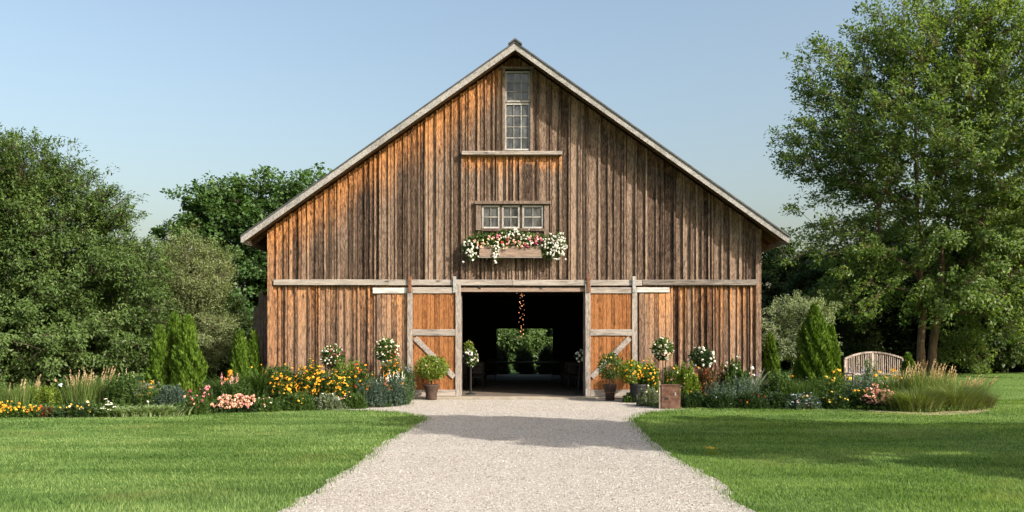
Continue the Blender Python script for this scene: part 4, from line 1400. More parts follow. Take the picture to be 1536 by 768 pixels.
GL = 'plants of the left flower bed'
GR = 'plants of the right flower bed'
left_plants = [
    # label, px, py, w, top, leaf, kind, flowers, extra
    ('low golden marigolds at the far left lawn edge', 12, 625, 46, 606, 'mid', 'mound', [('gold', 'ball', 46, 0.027), ('yellow', 'ball', 19, 0.027)], {}),
    ('low yellow and rusty marigolds right of the golden ones', 52, 625, 34, 610, 'mid', 'mound', [('orange', 'ball', 14, 0.027), ('yellow', 'ball', 8, 0.027)], {}),
    ('bronze-leaved low bedding between marigolds and yellow roses', 68, 625, 26, 612, 'bronze', 'mound', [('red', 'ball', 7, 0.023)], {}),
    ('dark green rose with a few pale yellow blooms at lawn edge', 118, 625, 56, 605, 'dark', 'mound', [('yellow', 'ball', 12, 0.035), ('cream', 'ball', 5, 0.031)], {}),
    ('small white-flowered alyssum beside the variegated leaves', 160, 625, 26, 606, 'mid', 'mound', [('white', 'head', 14, 0.035)], {}),
    ('wide clump of arching pale variegated strap leaves, left end', 186, 624.5, 48, 603, 'varieg', 'strap', [], dict(n=126, leafsize=.09)),
    ('wide clump of arching pale variegated strap leaves, middle', 220, 624.5, 46, 601, 'varieg', 'strap', [('white', 'ball', 2, 0.027)], dict(n=126, leafsize=.09)),
    ('wide clump of arching pale variegated strap leaves, right end', 252, 624, 42, 600, 'varieg', 'strap', [], dict(n=115, leafsize=.09)),
    ('upright light green grass clump at the far left', 22, 612, 42, 571, 'straw', 'blades', [], dict(n=420, leafsize=.05, plumes=4)),
    ('light green tufts with tan tips beside the far left grass', 46, 608, 26, 566, 'straw', 'blades', [], dict(n=220, leafsize=.05, plumes=6)),
    ('bushy mid-green perennial under the low left branches', 70, 610, 40, 580, 'lime', 'spikes', [], dict(leafsize=.08)),
    ('pale blue hydrangea head over a green bush', 86, 606, 20, 572, 'mid', 'mound', [('bluew', 'ball', 2, 0.066), ('peach', 'ball', 1, 0.039)], {}),
    ('tall feathery grass with many tan plumes, left half', 122, 610, 40, 558, 'straw', 'blades', [], dict(n=420, leafsize=.05, plumes=14)),
    ('tall feathery grass with many tan plumes, right half', 152, 609, 42, 556, 'straw', 'blades', [], dict(n=420, leafsize=.05, plumes=14)),
    ('leafy green spires right of the tan plumes', 184, 611, 44, 562, 'mid', 'spikes', [('cream', 'spike', 4, .03)], dict(leafsize=.09)),
    ('spreading pale green fennel-like bush behind the variegated leaves', 212, 609, 46, 572, 'grey', 'spikes', [('gold', 'head', 7, 0.039)], dict(leafsize=.07)),
    ('rounded blue-green bush at the foot of the big conifers', 258, 612, 44, 580, 'blue', 'mound', [], {}),
    ('yellow-green filler shrub in front of the left conifers', 226, 612, 36, 584, 'mid', 'mound', [('gold', 'head', 3, 0.047)], {}),
    ('low dark bush with small rose-red blooms', 292, 622, 40, 596, 'mid', 'mound', [('rose', 'ball', 11, 0.027), ('peach', 'ball', 5, 0.027)], {}),
    ('pink phlox cluster right of the left conifers', 308, 608, 22, 579, 'mid', 'mound', [('pink', 'ball', 14, 0.047)], {}),
    ('magenta blossom spot beside the blue-green bush', 287, 611, 14, 589, 'mid', 'mound', [('rose', 'ball', 3, 0.039)], {}),
    ('mounded peach sedum with crowded flat heads, left one', 340, 619, 38, 596, 'dark', 'mound', [('peach', 'ball', 105, 0.037)], {}),
    ('mounded peach sedum with crowded flat heads, right one', 366, 618.5, 38, 594, 'dark', 'mound', [('peach', 'ball', 94, 0.037), ('pink', 'ball', 14, 0.037)], {}),
    ('pale pink astilbe spikes behind the peach sedum', 350, 606, 36, 573, 'mid', 'spikes', [('pink', 'spike', 9, .035), ('cream', 'spike', 5, .03)], dict(leafsize=.07)),
    ('dark green daylily clump before the small conifers', 352, 602, 46, 558, 'mid', 'strap', [('orange', 'daisy', 3, 0.055)], dict(n=240, leafsize=.07)),
    ('tall broad green strap leaves at the barn left corner', 392, 601, 44, 546, 'mid', 'strap', [('gold', 'daisy', 5, 0.047)], dict(n=300, leafsize=.08)),
    ('leafy corn-green plant right of the corner strap leaves', 416, 600, 32, 552, 'mid', 'spikes', [('white', 'ball', 3, 0.031)], dict(leafsize=.12)),
    ('low green edging with white daisies near the sedum', 398, 617, 38, 597, 'mid', 'mound', [('white', 'daisy', 5, 0.027), ('peach', 'ball', 7, 0.027)], {}),
    ('first mass of orange coneflowers, left end', 428, 606, 46, 556, 'mid', 'mound', [('gold', 'daisy', 90, 0.031), ('orange', 'daisy', 11, 0.043)], {}),
    ('tallest mass of golden coneflowers before the siding', 468, 606, 52, 548, 'mid', 'mound', [('gold', 'daisy', 142, 0.031), ('orange', 'daisy', 19, 0.043)], {}),
    ('golden coneflowers below the left white rose ball', 505, 607, 44, 560, 'mid', 'mound', [('gold', 'daisy', 86, 0.031), ('yellow', 'daisy', 16, 0.039)], {}),
    ('orange zinnias between the two left rose balls', 540, 605, 44, 552, 'mid', 'mound', [('orange', 'daisy', 47, 0.031), ('red', 'daisy', 16, 0.035)], {}),
    ('silvery low bush under the coneflowers', 448, 615, 50, 590, 'mid', 'mound', [('yellow', 'ball', 8, 0.027)], {}),
    ('grey-green low mound before the coneflowers', 494, 614, 42, 592, 'grey', 'mound', [('white', 'head', 5, 0.031)], {}),
    ('green low mound with pale pink flowers near the gravel', 530, 613, 36, 590, 'mid', 'mound', [('peach', 'head', 5, 0.039)], {}),
    ('tall green leafy spire behind the orange zinnias', 522, 602, 34, 540, 'lime', 'spikes', [], dict(leafsize=.10)),
    ('orange and red zinnias nearest the left door', 588, 604, 46, 545, 'mid', 'mound', [('orange', 'daisy', 55, 0.031), ('red', 'daisy', 16, 0.039), ('purple', 'daisy', 5, 0.039)], {}),
    ('red salvia spike right of the second rose ball', 596, 602.5, 12, 536, 'mid', 'spikes', [('red', 'spike', 3, .045)], dict(leafsize=.06)),
    ('purple-blue aster beside the left door stile', 613, 602, 16, 548, 'mid', 'spikes', [('lilac', 'ball', 7, 0.039)], dict(leafsize=.06)),
    ('white salvia spires at the gravel corner', 594, 609, 34, 566, 'blue', 'spikes', [('white', 'spike', 14, .03)], dict(leafsize=.06)),
    ('grey-green feathery bush left of the white salvia', 563, 610.5, 38, 568, 'blue', 'spikes', [('white', 'spike', 4, .025)], dict(leafsize=.06)),
    ('leafy clump ending the left bed at the doorway', 604, 607, 24, 580, 'mid', 'spikes', [('cream', 'spike', 4, .025)], dict(leafsize=.06)),
]
for lb, px, py, w_, top, lf, kd, fl, ex in left_plants:
    plant(lb, px, py, w_, top, lf, kd, fl, group=GL, name={'blades': 'ornamental_grass', 'strap': 'strap_leaf_plant'}.get(kd, 'flowering_plant' if fl else 'leafy_plant'), **ex)

right_plants = [
    ('grey-green bush spilling onto the gravel left of the rusty box', 974, 609, 34, 583, 'grey', 'mound', [('cream', 'ball', 3, 0.027)], {}),
    ('low weedy green at the doorway end of the right bed', 946, 604, 20, 590, 'mid', 'mound', [('cream', 'ball', 2, 0.027)], {}),
    ('golden coneflowers between dark planter and rose standard', 975, 602, 30, 546, 'lime', 'mound', [('gold', 'daisy', 73, 0.031)], {}),
    ('golden coneflowers just behind the rusty box', 1006, 601, 30, 556, 'mid', 'mound', [('gold', 'daisy', 11, 0.039), ('rose', 'ball', 1, 0.047)], {}),
    ('bright leafy shrub right behind the rusty box', 1028, 606, 42, 552, 'lime', 'mound', [('cream', 'ball', 11, 0.031), ('peach', 'ball', 5, 0.031)], dict(leafsize=.09)),
    ('rust-red coral bells before the right rose ball', 1056, 605, 40, 555, 'bronze', 'mound', [('orange', 'ball', 14, 0.027), ('red', 'ball', 11, 0.027)], {}),
    ('feathery bronze plant right of the coral bells', 1078, 604, 32, 554, 'bronze', 'spikes', [('peach', 'spike', 6, .025)], dict(leafsize=.06)),
    ('white-flowered green phlox before the siding right end', 1100, 604, 46, 548, 'mid', 'mound', [('white', 'ball', 14, 0.039), ('cream', 'ball', 7, 0.031)], dict(leafsize=.09)),
    ('pale arching leaves with white blooms at barn right corner', 1128, 602, 36, 550, 'grey', 'strap', [('white', 'ball', 7, 0.035)], dict(n=150, leafsize=.06)),
    ('grey lavender clump below the white phlox', 1118, 608, 44, 566, 'blue', 'spikes', [('lilac', 'spike', 6, .025)], dict(leafsize=.05)),
    ('silver-blue sage before the bronze plant', 1078, 610, 36, 575, 'blue', 'spikes', [], dict(leafsize=.06)),
    ('low dark green edging right of the rusty box', 1040, 612, 44, 588, 'dark', 'mound', [('gold', 'ball', 3, 0.031)], {}),
    ('low dark green edging under the silver-blue sage', 1080, 613, 46, 591, 'dark', 'mound', [('lilac', 'ball', 3, 0.023)], {}),
    ('low dark edging with rusty tips under the lavender', 1126, 613, 50, 589, 'dark', 'mound', [('red', 'ball', 8, 0.023), ('gold', 'ball', 2, 0.027)], {}),
    ('low dark edging with one yellow bloom before the wide conifer', 1166, 613, 38, 590, 'dark', 'mound', [('gold', 'ball', 2, 0.031)], {}),
    ('fresh green bush at the foot of the narrow dark conifer', 1168, 606, 46, 562, 'mid', 'mound', [('orange', 'ball', 1, 0.031), ('cream', 'ball', 3, 0.027)], {}),
    ('bright grassy clump under the wide conifer', 1206, 606, 50, 562, 'mid', 'blades', [], dict(n=520, leafsize=.06)),
    ('leafy green clump right of the wide conifer base', 1242, 606, 40, 566, 'mid', 'spikes', [('yellow', 'daisy', 7, 0.035)], dict(leafsize=.08)),
    ('pale blue low flowers at the right lawn edge', 1204, 613.5, 50, 592, 'blue', 'mound', [('bluew', 'head', 19, 0.035), ('yellow', 'ball', 5, 0.027), ('peach', 'ball', 7, 0.027)], {}),
    ('dark edging with yellow daisies beside the pale blue flowers', 1250, 613.5, 44, 590, 'dark', 'mound', [('yellow', 'daisy', 11, 0.031), ('gold', 'ball', 3, 0.027)], {}),
    ('tall orange lilies left of the bench', 1259, 600, 16, 553, 'mid', 'strap', [('gold', 'daisy', 7, 0.055)], dict(n=90, leafsize=.06)),
    ('yellow lily pair below the bench left end', 1270, 604, 22, 566, 'mid', 'strap', [('yellow', 'daisy', 5, 0.047), ('red', 'daisy', 2, 0.039)], dict(n=90, leafsize=.06)),
    ('smoky blue lavender in front of the bench', 1292, 606, 46, 561, 'blue', 'spikes', [('lilac', 'spike', 10, .03)], dict(leafsize=.05)),
    ('upright sage-green shoots before the bench middle', 1303, 600, 22, 540, 'grey', 'spikes', [], dict(leafsize=.09)),
    ('yellow daisies crowding left of the pink sedum', 1288, 613, 28, 586, 'mid', 'mound', [('yellow', 'daisy', 16, 0.035), ('gold', 'daisy', 8, 0.035)], {}),
    ('mounded salmon-pink sedum at the right lawn edge', 1316, 614, 52, 584, 'dark', 'mound', [('peach', 'ball', 123, 0.037), ('pink', 'ball', 38, 0.037)], {}),
    ('orange and yellow daylilies right of the bench', 1334, 603, 36, 553, 'mid', 'strap', [('gold', 'daisy', 7, 0.055), ('orange', 'daisy', 5, 0.047), ('white', 'ball', 3, 0.027)], dict(n=150, leafsize=.06)),
    ('stiff feather grass with upright tan spikes, left clump', 1356, 608, 36, 548, 'straw', 'blades', [], dict(n=420, leafsize=.05, plumes=16)),
    ('stiff feather grass with upright tan spikes, middle clump', 1384, 609, 38, 546, 'straw', 'blades', [], dict(n=460, leafsize=.05, plumes=24)),
    ('stiff feather grass with upright tan spikes, right clump', 1408, 608, 34, 550, 'straw', 'blades', [], dict(n=380, leafsize=.05, plumes=16)),
    ('dark fountain grass mound under the tan spikes', 1376, 617, 74, 578, 'fount', 'fountain', [], dict(n=1100, leafsize=.075)),
    ('arching fountain grass mound at the right bed tip', 1432, 615, 72, 572, 'fount', 'fountain', [], dict(n=1100, leafsize=.075)),
    ('outermost fountain grass with drooping tan plumes', 1442, 607, 60, 560, 'straw', 'fountain', [], dict(n=600, leafsize=.055, plumes=28)),
    ('low brownish fountain grass ending the right bed', 1470, 612, 36, 584, 'bronze', 'fountain', [], dict(n=380, leafsize=.05)),
]
for lb, px, py, w_, top, lf, kd, fl, ex in right_plants:
    plant(lb, px, py, w_, top, lf, kd, fl, group=GR, name={'blades': 'ornamental_grass', 'fountain': 'ornamental_grass', 'strap': 'strap_leaf_plant'}.get(kd, 'flowering_plant' if fl else 'leafy_plant'), **ex)


def ground_cover(poly, n, label):
    p = np.array(poly)
    X = R.uniform(p[:, 0].min(), p[:, 0].max(), n)
    Y = R.uniform(p[:, 1].min(), p[:, 1].max(), n)
    k = inside(poly, X, Y) & (np.abs(X) < 20)
    X, Y = X[k], Y[k]
    n = len(X)
    P = np.stack([X, Y, R.uniform(0.01, 0.14, n) * (0.4 + vnoise(X, Y, 0.7, 5))], 1)
    V, Fq = leaf_quads(P, rdir(n) + np.array([0, 0, 0.3]), unit(rdir(n) * 0.6 + np.array([0, 0, 1])), R.uniform(0.05, 0.11, n), R.uniform(0.025, 0.05, n))
    o = quads_obj('ground_cover', V, [(Fq, L['mid'])])
    tag(o, label, 'ground cover', kind='stuff')


ground_cover(left_bed, 60000, 'low leafy ground cover between the plants of the left bed')
ground_cover(right_bed, 34000, 'low leafy ground cover between the plants of the right bed')


# ------------------------------------------------------------------ rose standards and pots
def ball_plant(root, c, r, nleaf, leaf, flowers, lsz=0.07, squash=1.0):
    D = rdir(nleaf)
    P = D * (r * np.array([1, 1, squash])) * (R.uniform(0.2, 1, nleaf) ** 0.4)[:, None] + np.array(c) + R.normal(0, 0.02, (nleaf, 3))
    V, Fq = leaf_quads(P, unit(D + rdir(nleaf)), unit(rdir(nleaf) + D), lsz * R.uniform(.7, 1.3, nleaf), lsz * 0.55)
    quads_obj('foliage', V, [(Fq, L[leaf])], root)
    for colr, fk, cnt, fr in flowers:
        D = unit(rdir(cnt) + np.array([0, -0.55, 0.15]))
        P = D * (r * np.array([1, 1, squash])) * R.uniform(0.9, 1.1, (cnt, 1)) + np.array(c)
        V, Fq, ev, ef = blossom_geo(P, D, fr * R.uniform(.75, 1.2, cnt), fk)
        parts = [(Fq, B[colr])]
        if ev is not None:
            V, parts = np.concatenate([V, ev]), parts + [(ef + len(V), B['eye'])]
        quads_obj('blossoms', V, parts, root)


def standard(label, px, py_c, r_px, t, flowers, leaf='mid', name='rose_standard', stand=None, squash=1.05):
    root = thing(name, label, 'rose tree', (PX(px, t), t + CAMY, 0.008), 'ball-headed rose standards')
    zc = PZ(py_c, t)
    MB().tube([(0, 0, 0), (0.015, 0, zc * 0.5), (0, 0, zc)], [0.018, 0.015, 0.012]).build('stem', BARK, root)
    ball_plant(root, (0, 0, zc), r_px * t / F, 1300, leaf, flowers, lsz=0.075, squash=squash)
    return root


standard('white and rose-pink rose ball before the siding, leftmost', 499, 536, 18, 24.0, [('white', 'ball', 35, 0.028), ('cream', 'ball', 16, 0.025), ('rose', 'ball', 16, 0.027)])
standard('cream-white rose ball between siding and left door', 580, 526, 18, 24.1, [('cream', 'ball', 38, 0.028), ('white', 'ball', 32, 0.031)])
standard('white rose standard on a bare stem beside the rusty box', 994, 524, 16, 23.8, [('white', 'ball', 24, 0.037), ('peach', 'ball', 2, 0.039), ('cream', 'ball', 22, 0.028)])
standard('low white rose ball in dark leaves near barn right end', 1052, 537, 19, 24.2, [('white', 'ball', 35, 0.041)], 'dark', squash=0.85)

# bouquets inside the doorway
t = 25.9
r1 = thing('bouquet_stand', 'loose white and cream bouquet on a dark stand inside the doorway, left', 'bouquet', (PX(706, t), t + CAMY, 0.05), 'bouquets inside the barn doorway')
MB().tube([(0, 0, 0), (0, 0, 0.9)], 0.03).lathe([(0.16, 0), (0.16, 0.03), (0.04, 0.06)], (0, 0, 0)).lathe([(0.06, 0.85), (0.12, 1.0), (0.10, 1.05)], (0, 0, 0)).build('stand', M['iron'], r1)
ball_plant(r1, (0, 0, 1.16), 0.23, 700, 'mid', [('white', 'ball', 18, .042), ('cream', 'ball', 8, .036), ('purple', 'ball', 5, .035)], lsz=0.09, squash=1.3)
ball_plant(r1, (-0.05, 0, 1.46), 0.15, 240, 'lime', [('peach', 'ball', 6, .03)], lsz=0.09, squash=1.4)
t = 25.8
r2 = thing('bouquet_stand', 'round white rose bouquet on a slim dark stand inside the doorway, right', 'bouquet', (PX(870, t), t + CAMY, 0.05), 'bouquets inside the barn doorway')
mb = MB()
for a in (0, 2.1, 4.2):
    mb.tube([(0.17 * math.cos(a), 0.17 * math.sin(a), 0), (0, 0, 1.0)], 0.012)
mb.lathe([(0.03, 0.95), (0.09, 1.08), (0.08, 1.1)], (0, 0, 0))
mb.build('stand', M['iron'], r2)
ball_plant(r2, (0, 0, 1.2), 0.17, 200, 'dark', [('white', 'ball', 24, 0.051)])

# planters
t = TG(600)
p1 = thing('potted_shrub', 'dark footed pot with a lime green bush before the left door', 'potted plant', (PX(647, t), t + CAMY, 0.05 if t > 24.4 else 0.006))
MB().lathe([(0.15, 0), (0.17, 0.03), (0.16, 0.16), (0.20, 0.30), (0.235, 0.40), (0.245, 0.44), (0.215, 0.45), (0.19, 0.40)], k=24).build('pot', M['clay'], p1, smooth=True)
MB().tube([(0, 0, 0.4), (0.02, 0, 0.75)], [0.025, 0.02]).build('stem', BARK, p1)
ball_plant(p1, (0.02, 0, 0.93), 0.50, 1500, 'lime', [('cream', 'daisy', 14, 0.018)], lsz=0.085, squash=0.72)
t = TG(601)
p2 = thing('urn_planter', 'dark two-tier urn with a spindly green bush before the right door', 'potted plant', (PX(915, t), t + CAMY, 0.006))
MB().lathe([(0.13, 0), (0.135, 0.22), (0.16, 0.26), (0.18, 0.36), (0.19, 0.46), (0.165, 0.47), (0.15, 0.42)], k=24).build('urn', M['clay'], p2, smooth=True)
MB().lathe([(0.14, 0.225), (0.185, 0.245), (0.14, 0.262)], k=24).build('urn_band', M['rust'], p2, smooth=True)
MB().tube([(0, 0, 0.42), (0, 0, 0.8)], [0.03, 0.02]).build('stem', BARK, p2)
ball_plant(p2, (0, 0, 0.98), 0.36, 800, 'mid', [('gold', 'daisy', 11, 0.027)], lsz=0.085, squash=1.15)
t = TG(604)
p3 = thing('barrel_planter', 'charcoal tub overflowing with golden coneflowers right of the door', 'potted plant', (PX(958, t), t + CAMY, 0.01))
mb = MB().lathe([(0.20, 0), (0.23, 0.2), (0.245, 0.46), (0.26, 0.5), (0.23, 0.51), (0.21, 0.45)], k=28)
mb.build('tub', M['pot'], p3, smooth=True)
MB().lathe([(0.229, 0.18), (0.236, 0.185), (0.238, 0.215), (0.232, 0.22)], k=28).build('hoop', M['iron'], p3, smooth=True)
ball_plant(p3, (-0.20, 0, 0.84), 0.36, 1300, 'lime', [('gold', 'daisy', 34, .036), ('orange', 'daisy', 8, .034)], lsz=0.08, squash=0.95)
ball_plant(p3, (0.24, 0.02, 0.74), 0.30, 1000, 'mid', [('gold', 'daisy', 26, .036), ('yellow', 'daisy', 6, .034)], lsz=0.08, squash=1.1)

# rusty metal box on a post
t = TG(613)
bx = thing('metal_box', 'rusty brown metal box with a dented front and thin pale post', 'box', (PX(1005, t), t + CAMY, 0.006), rz=rad(-4))
w2 = 14.2 * t / F
hh = 34.5 * t / F
mb = MB()
mb.box(-w2, w2, -0.16, 0.16, 0, hh)
mb.build('box_body', M['plate'], bx, 0.012)
mb = MB()
mb.box(-w2 - 0.012, w2 + 0.012, -0.175, 0.172, hh + 0.001, hh + 0.02)
mb.build('lid', M['plate'], bx, 0.006)
mb = MB()
mb.box(-w2 * 0.62, -w2 * 0.25, -0.168, -0.1605, hh * 0.40, hh * 0.50)
mb.build('slot', M['iron'], bx)
MB().box(-w2 + 0.02, w2 - 0.02, -0.166, -0.1602, hh * 0.70, hh * 0.715).build('seam', M['rust'], bx)
MB().box(w2 * 0.40, w2 * 0.54, -0.172, -0.1605, hh * 0.58, hh * 0.72).build('latch', M['galv'], bx)
MB().box(-w2 - 0.05, -w2 - 0.016, -0.14, -0.10, 0, hh + 0.10).build('post', M['bench'], bx)

# ------------------------------------------------------------------ bench with arched slatted back
t = 27.0
be = thing('garden_bench', 'grey wooden garden bench with arched slatted back', 'bench', (PX(1311, t), t + CAMY, 0), rz=rad(8))
W2 = 1.02


def arch(u):
    return PZ(556, t) - 0.02, PZ(528.5, t) - 0.21 * u * u


def bow(u):
    return 0.10 * (1 - u * u)


top = MB()
N = 14
for i in range(N):
    u0, u1 = -1 + 2 * i / N, -1 + 2 * (i + 1) / N
    top.bar((u0 * W2, bow(u0), arch(u0)[1]), (u1 * W2 + 0.002, bow(u1), arch(u1)[1]), 0.055, 0.075)
top.build('top_rail', M['bench'], be)
low = MB()
for i in range(N):
    u0, u1 = -1 + 2 * i / N, -1 + 2 * (i + 1) / N
    low.bar((u0 * W2, bow(u0), 0.60 + 0.05 * (1 - u0 * u0)), (u1 * W2, bow(u1), 0.60 + 0.05 * (1 - u1 * u1)), 0.06, 0.05)
low.build('bottom_rail', M['bench'], be)
for i in range(31):
    u = -0.94 + 1.88 * i / 30
    if abs(u - 0.0) < 0.035:
        continue
    zt = arch(u)[1] - 0.02
    MB().bar((u * W2 + random.uniform(-.012, .012), bow(u), 0.63), (u * W2 + random.uniform(-.012, .012), bow(u), zt), 0.026, 0.018).build('back_slat', M['bench'], be)
for u in (-0.985, 0.0, 0.985):
    MB().box(u * W2 - 0.035, u * W2 + 0.035, bow(u) - 0.03, bow(u) + 0.03, 0.0 if abs(u) > .5 else 0.42, arch(u)[1] - 0.02).build('post', M['bench'], be, 0.005)
for s in (-1, 1):
    MB().box(s * W2 - 0.035, s * W2 + 0.035, -0.56, -0.49, 0, 0.66).build('front_leg', M['bench'], be, 0.005)
    MB().box(s * W2 - 0.045, s * W2 + 0.045, -0.6, -0.035, 0.663, 0.70).build('armrest', M['bench'], be, 0.008)
mb = MB()
for k in range(6):
    mb.box(-W2, W2, -0.56 + k * 0.088, -0.56 + k * 0.088 + 0.074, 0.415, 0.44)
mb.build('seat', M['bench'], be)
mb = MB()
mb.box(-W2 + .04, W2 - .04, -0.55, -0.51, 0.33, 0.41)
mb.build('apron', M['bench'], be)

# ------------------------------------------------------------------ window flower box
fb = thing('flower_box', 'wooden window box trailing white and pink flowers under the small windows', 'flower box', (PX(766, 25), 0, 0))
X0 = PX(766, 25)
bx0, bx1 = PX(719, 24.7) - X0, PX(812, 24.7) - X0
bz0, bz1 = PZ(385.5, 24.7), PZ(369, 24.7)
mb = MB()
mb.box(bx0, bx1, -0.40, -0.37, bz0, bz1)
mb.box(bx0, bx1, -0.13, -0.10, bz0, bz1)
mb.box(bx0, bx0 + 0.03, -0.369, -0.131, bz0, bz1)
mb.box(bx1 - 0.03, bx1, -0.369, -0.131, bz0, bz1)
mb.box(bx0 + .03, bx1 - .03, -0.369, -0.131, bz0 + .005, bz0 + 0.03)
mb.build('trough', M['header'], fb, 0.006)
mb = MB()
mb.box(bx0 - 0.02, bx1 + 0.02, -0.415, -0.39, bz0 - 0.035, bz0 - 0.003)
for a in (bx0 + 0.2, bx1 - 0.24):
    mb.box(a, a + 0.05, -0.36, -0.05, bz0 - 0.06, bz0 - 0.002)
mb.build('bracket', M['trim'], fb)


def box_flowers():
    specs = [  # cx, cy, rx, ry in photo px, leaves
        (706, 372, 13, 20, 420), (722, 360, 18, 13, 420), (742, 363, 24, 15, 760), (766, 359, 30, 16, 1100), (790, 362, 24, 15, 760), (812, 364, 20, 15, 480), (836, 368, 15, 20, 520), (744, 378, 7, 16, 200), (825, 378, 18, 12, 260)]
    Ps = []
    for cx, cy, rx, ry, k in specs:
        tt = 24.68
        D = rdir(k)
        P = D * np.array([rx * tt / F, 0.15, ry * tt / F]) * (R.uniform(0, 1, k) ** 0.45)[:, None] + np.array([PX(cx, tt) - X0, -0.32, PZ(cy, tt)])
        P[:, 1] = np.minimum(P[:, 1], -0.14)
        Ps.append(P)
    P = np.concatenate(Ps)
    n = len(P)
    V, Fq = leaf_quads(P, unit(rdir(n) + np.array([0, -.2, -.3])), unit(rdir(n) + np.array([0, -.6, .5])), 0.085 * R.uniform(.6, 1.3, n), 0.045)
    quads_obj('foliage', V, [(Fq, L['mid'])], fb)
    fl = {'white': [], 'cream': [], 'pink': [], 'peach': [], 'red': [], 'rose': []}
    tt = 24.6
    def add(colr, cx, cy, rx, ry, k):
        a = np.clip(R.normal(0, .5, (k, 2)), -0.95, 0.95)
        fl[colr] += [(PX(cx + rx * u, tt) - X0, -0.40 - R.uniform(0, .09), PZ(cy + ry * v, tt)) for u, v in a]
    add('white', 706, 376, 12, 18, 37)
    add('white', 838, 370, 13, 20, 68)
    add('white', 822, 372, 16, 14, 23)
    add('white', 745, 379, 5, 16, 23)
    add('cream', 730, 362, 16, 8, 15)
    add('white', 765, 352, 18, 6, 17)
    add('white', 784, 352, 16, 8, 13)
    add('cream', 775, 362, 22, 8, 15)
    add('cream', 755, 366, 24, 8, 12)
    add('white', 770, 362, 30, 10, 14)
    add('pink', 795, 362, 16, 6, 4)
    add('pink', 762, 358, 18, 6, 4)
    add('pink', 737, 358, 5, 4, 3)
    add('pink', 748, 356, 5, 4, 3)
    add('pink', 806, 358, 5, 6, 5)
    add('red', 755, 365, 12, 5, 4)
    add('peach', 775, 366, 14, 6, 3)
    add('rose', 807, 366, 7, 5, 3)
    add('rose', 787, 369, 5, 5, 2)
    add('peach', 717, 366, 8, 6, 4)
    add('peach', 776, 363, 8, 4, 3)
    for c, pts in fl.items():
        P = np.array(pts)
        P[:, 1] = np.where(P[:, 2] < bz1, np.minimum(P[:, 1], -0.44), P[:, 1])
        V, Fq, _, _ = blossom_geo(P, rdir(len(P)), (0.034 if c in ('white', 'cream') else 0.044) * R.uniform(.75, 1.3, len(P)), 'ball')
        quads_obj('blossoms', V, [(Fq, B[c])], fb)


box_flowers()

# ------------------------------------------------------------------ inside: string lights and chairs
t = 27.3
sl = thing('string_lights', 'strand of small warm lights hanging in the dark doorway', 'string lights', (PX(783, t), t + CAMY, 0))
zs = np.linspace(PZ(441, t), PZ(507, t), 34)
pts, xx = [], 0.0
for i, z in enumerate(zs):
    pts.append((0.07 * math.sin(i * 1.7) + random.uniform(-.03, .03), random.uniform(-.03, .03), z))
top_pts = [(-0.14, 0, PZ(440, t) + 0.03), (0.0, 0, 3.44)]
MB().tube([(0, 0, 3.44)] + pts, 0.004, 4).build('wire', M['iron'], sl)
MB().tube([(0, 0, 3.40), (-0.16, 0, PZ(440, t) + 0.02)], 0.004, 4).build('wire', M['iron'], sl)
bulb0 = None
for i, p in enumerate(pts + [(-0.16, 0, PZ(440, t)), (0.03, -.02, PZ(443, t)), (-0.04, 0, PZ(443, t))]):
    if i % 9 == 4:
        continue
    if bulb0 is None:
        bulb0 = MB().lathe([(0.005, -0.02), (0.014, -0.012), (0.018, 0.0), (0.012, 0.014), (0.004, 0.022)], k=8).build('bulb', M['bulb'], sl, smooth=True)
        b_ = bulb0
    else:
        b_ = bulb0.copy()
        COL.objects.link(b_)
        b_.parent = sl
    b_.location = (p[0] + random.uniform(-.02, .02), p[1] - 0.015, p[2])
    s_ = random.choice((0.32, 0.4, 0.55, 0.85))
    b_.scale = (s_, s_, s_)


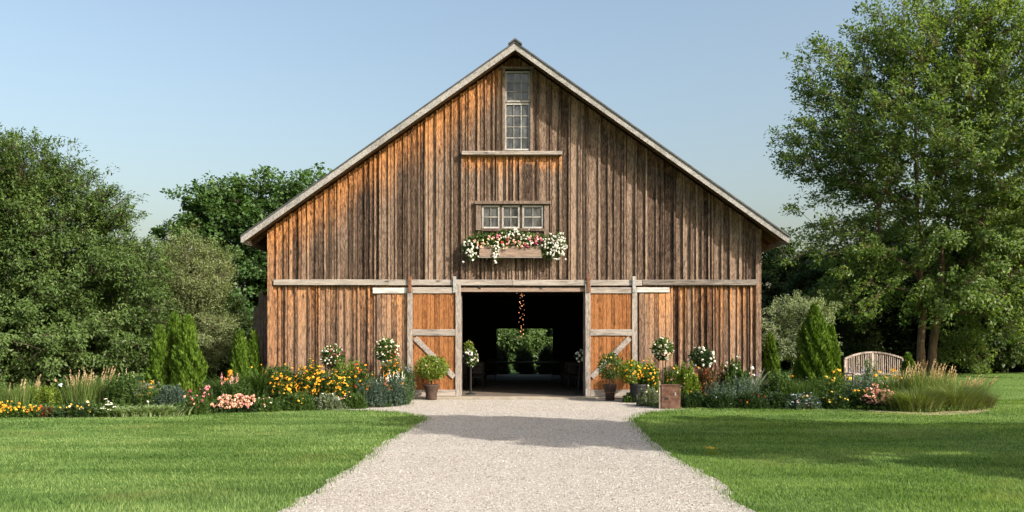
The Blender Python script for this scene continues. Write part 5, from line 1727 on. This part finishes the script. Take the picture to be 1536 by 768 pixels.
def chair(x, y, rz, src=[None]):
    if src[0] is None:
        c = thing('wooden_chair', 'dark wooden chair in the shaded rows inside the barn', 'chair', (x, y, 0.05), 'chairs in rows inside the barn')
        MB().box(-0.21, 0.21, -0.21, 0.21, 0.43, 0.46).build('seat', M['chair'], c, 0.006)
        for a, b, h_ in ((-0.19, -0.19, .43), (0.19, -0.19, .43), (-0.19, 0.19, .43), (0.19, 0.19, .43)):
            MB().tube([(a, b, 0), (a * 0.95, b * 0.95, h_)], [0.013, 0.017]).build('leg', M['chair'], c)
        mb = MB()
        for a in (-0.19, 0.19):
            mb.tube([(a, -0.2, 0.46), (a, -0.26, 0.92)], [0.016, 0.013])
        for z in (0.6, 0.73, 0.86):
            mb.bar((-0.19, -0.2 - (z - .46) * .13, z), (0.19, -0.2 - (z - .46) * .13, z), 0.05, 0.014)
        mb.build('backrest', M['chair'], c)
        src[0] = c
        c.rotation_euler = (0, 0, rz)
        return
    c = copy_tree(src[0])
    c.location = (x, y, 0.05)
    c.rotation_euler = (0, 0, rz)


for row in range(4):
    for x in (-1.75, -1.2, 2.05, 2.6):
        chair(x + random.uniform(-.03, .03), 3.2 + row * 1.1, random.uniform(-.08, .08))


tb = thing('trestle_table', 'long dark table across the back of the barn before the rear door', 'table', (0.5, 11.6, 0.05))
MB().box(-2.0, 2.0, -0.4, 0.4, 0.70, 0.745).build('tabletop', M['chair'], tb, 0.006)
for a in (-1.7, 1.7):
    mb = MB()
    mb.bar((a, -0.33, 0), (a, 0.05, 0.69), 0.06, 0.04, up=(1, 0, 0))
    mb.build('leg', M['chair'], tb)
    mb = MB()
    mb.bar((a + .05, 0.33, 0), (a + .05, -0.05, 0.69), 0.06, 0.04, up=(1, 0, 0))
    mb.build('leg', M['chair'], tb)
for k, x in enumerate((-0.9, 1.9)):
    chair(x, 10.6, random.uniform(-.1, .1))

# small wild flowers in the turf by the drive
plant('tiny yellow wildflowers in the turf beside the drive', 1068, 682, 26, 676, 'lime', 'blades', [('yellow', 'ball', 16, 0.010)], name='wildflower_patch', n=60, leafsize=.03)

n_ = 240
X_, Y_ = R.uniform(-2.6, 2.8, n_), R.uniform(-17.2, -1.2, n_)
k_ = inside(drive_poly, X_, Y_)
P_ = np.stack([X_[k_], Y_[k_], np.full(k_.sum(), 0.018)], 1)
lv, lf = leaf_quads(P_, rdir(len(P_)) * np.array([1, 1, 0.15]), np.tile([0, 0, 1.0], (len(P_), 1)) + rdir(len(P_)) * 0.3, R.uniform(0.02, 0.055, len(P_)), R.uniform(0.012, 0.03, len(P_)))
tag(quads_obj('fallen_leaves', lv, [(lf, L['bronze'])]), 'dry leaf scraps scattered over the gravel drive', 'leaves', kind='stuff')
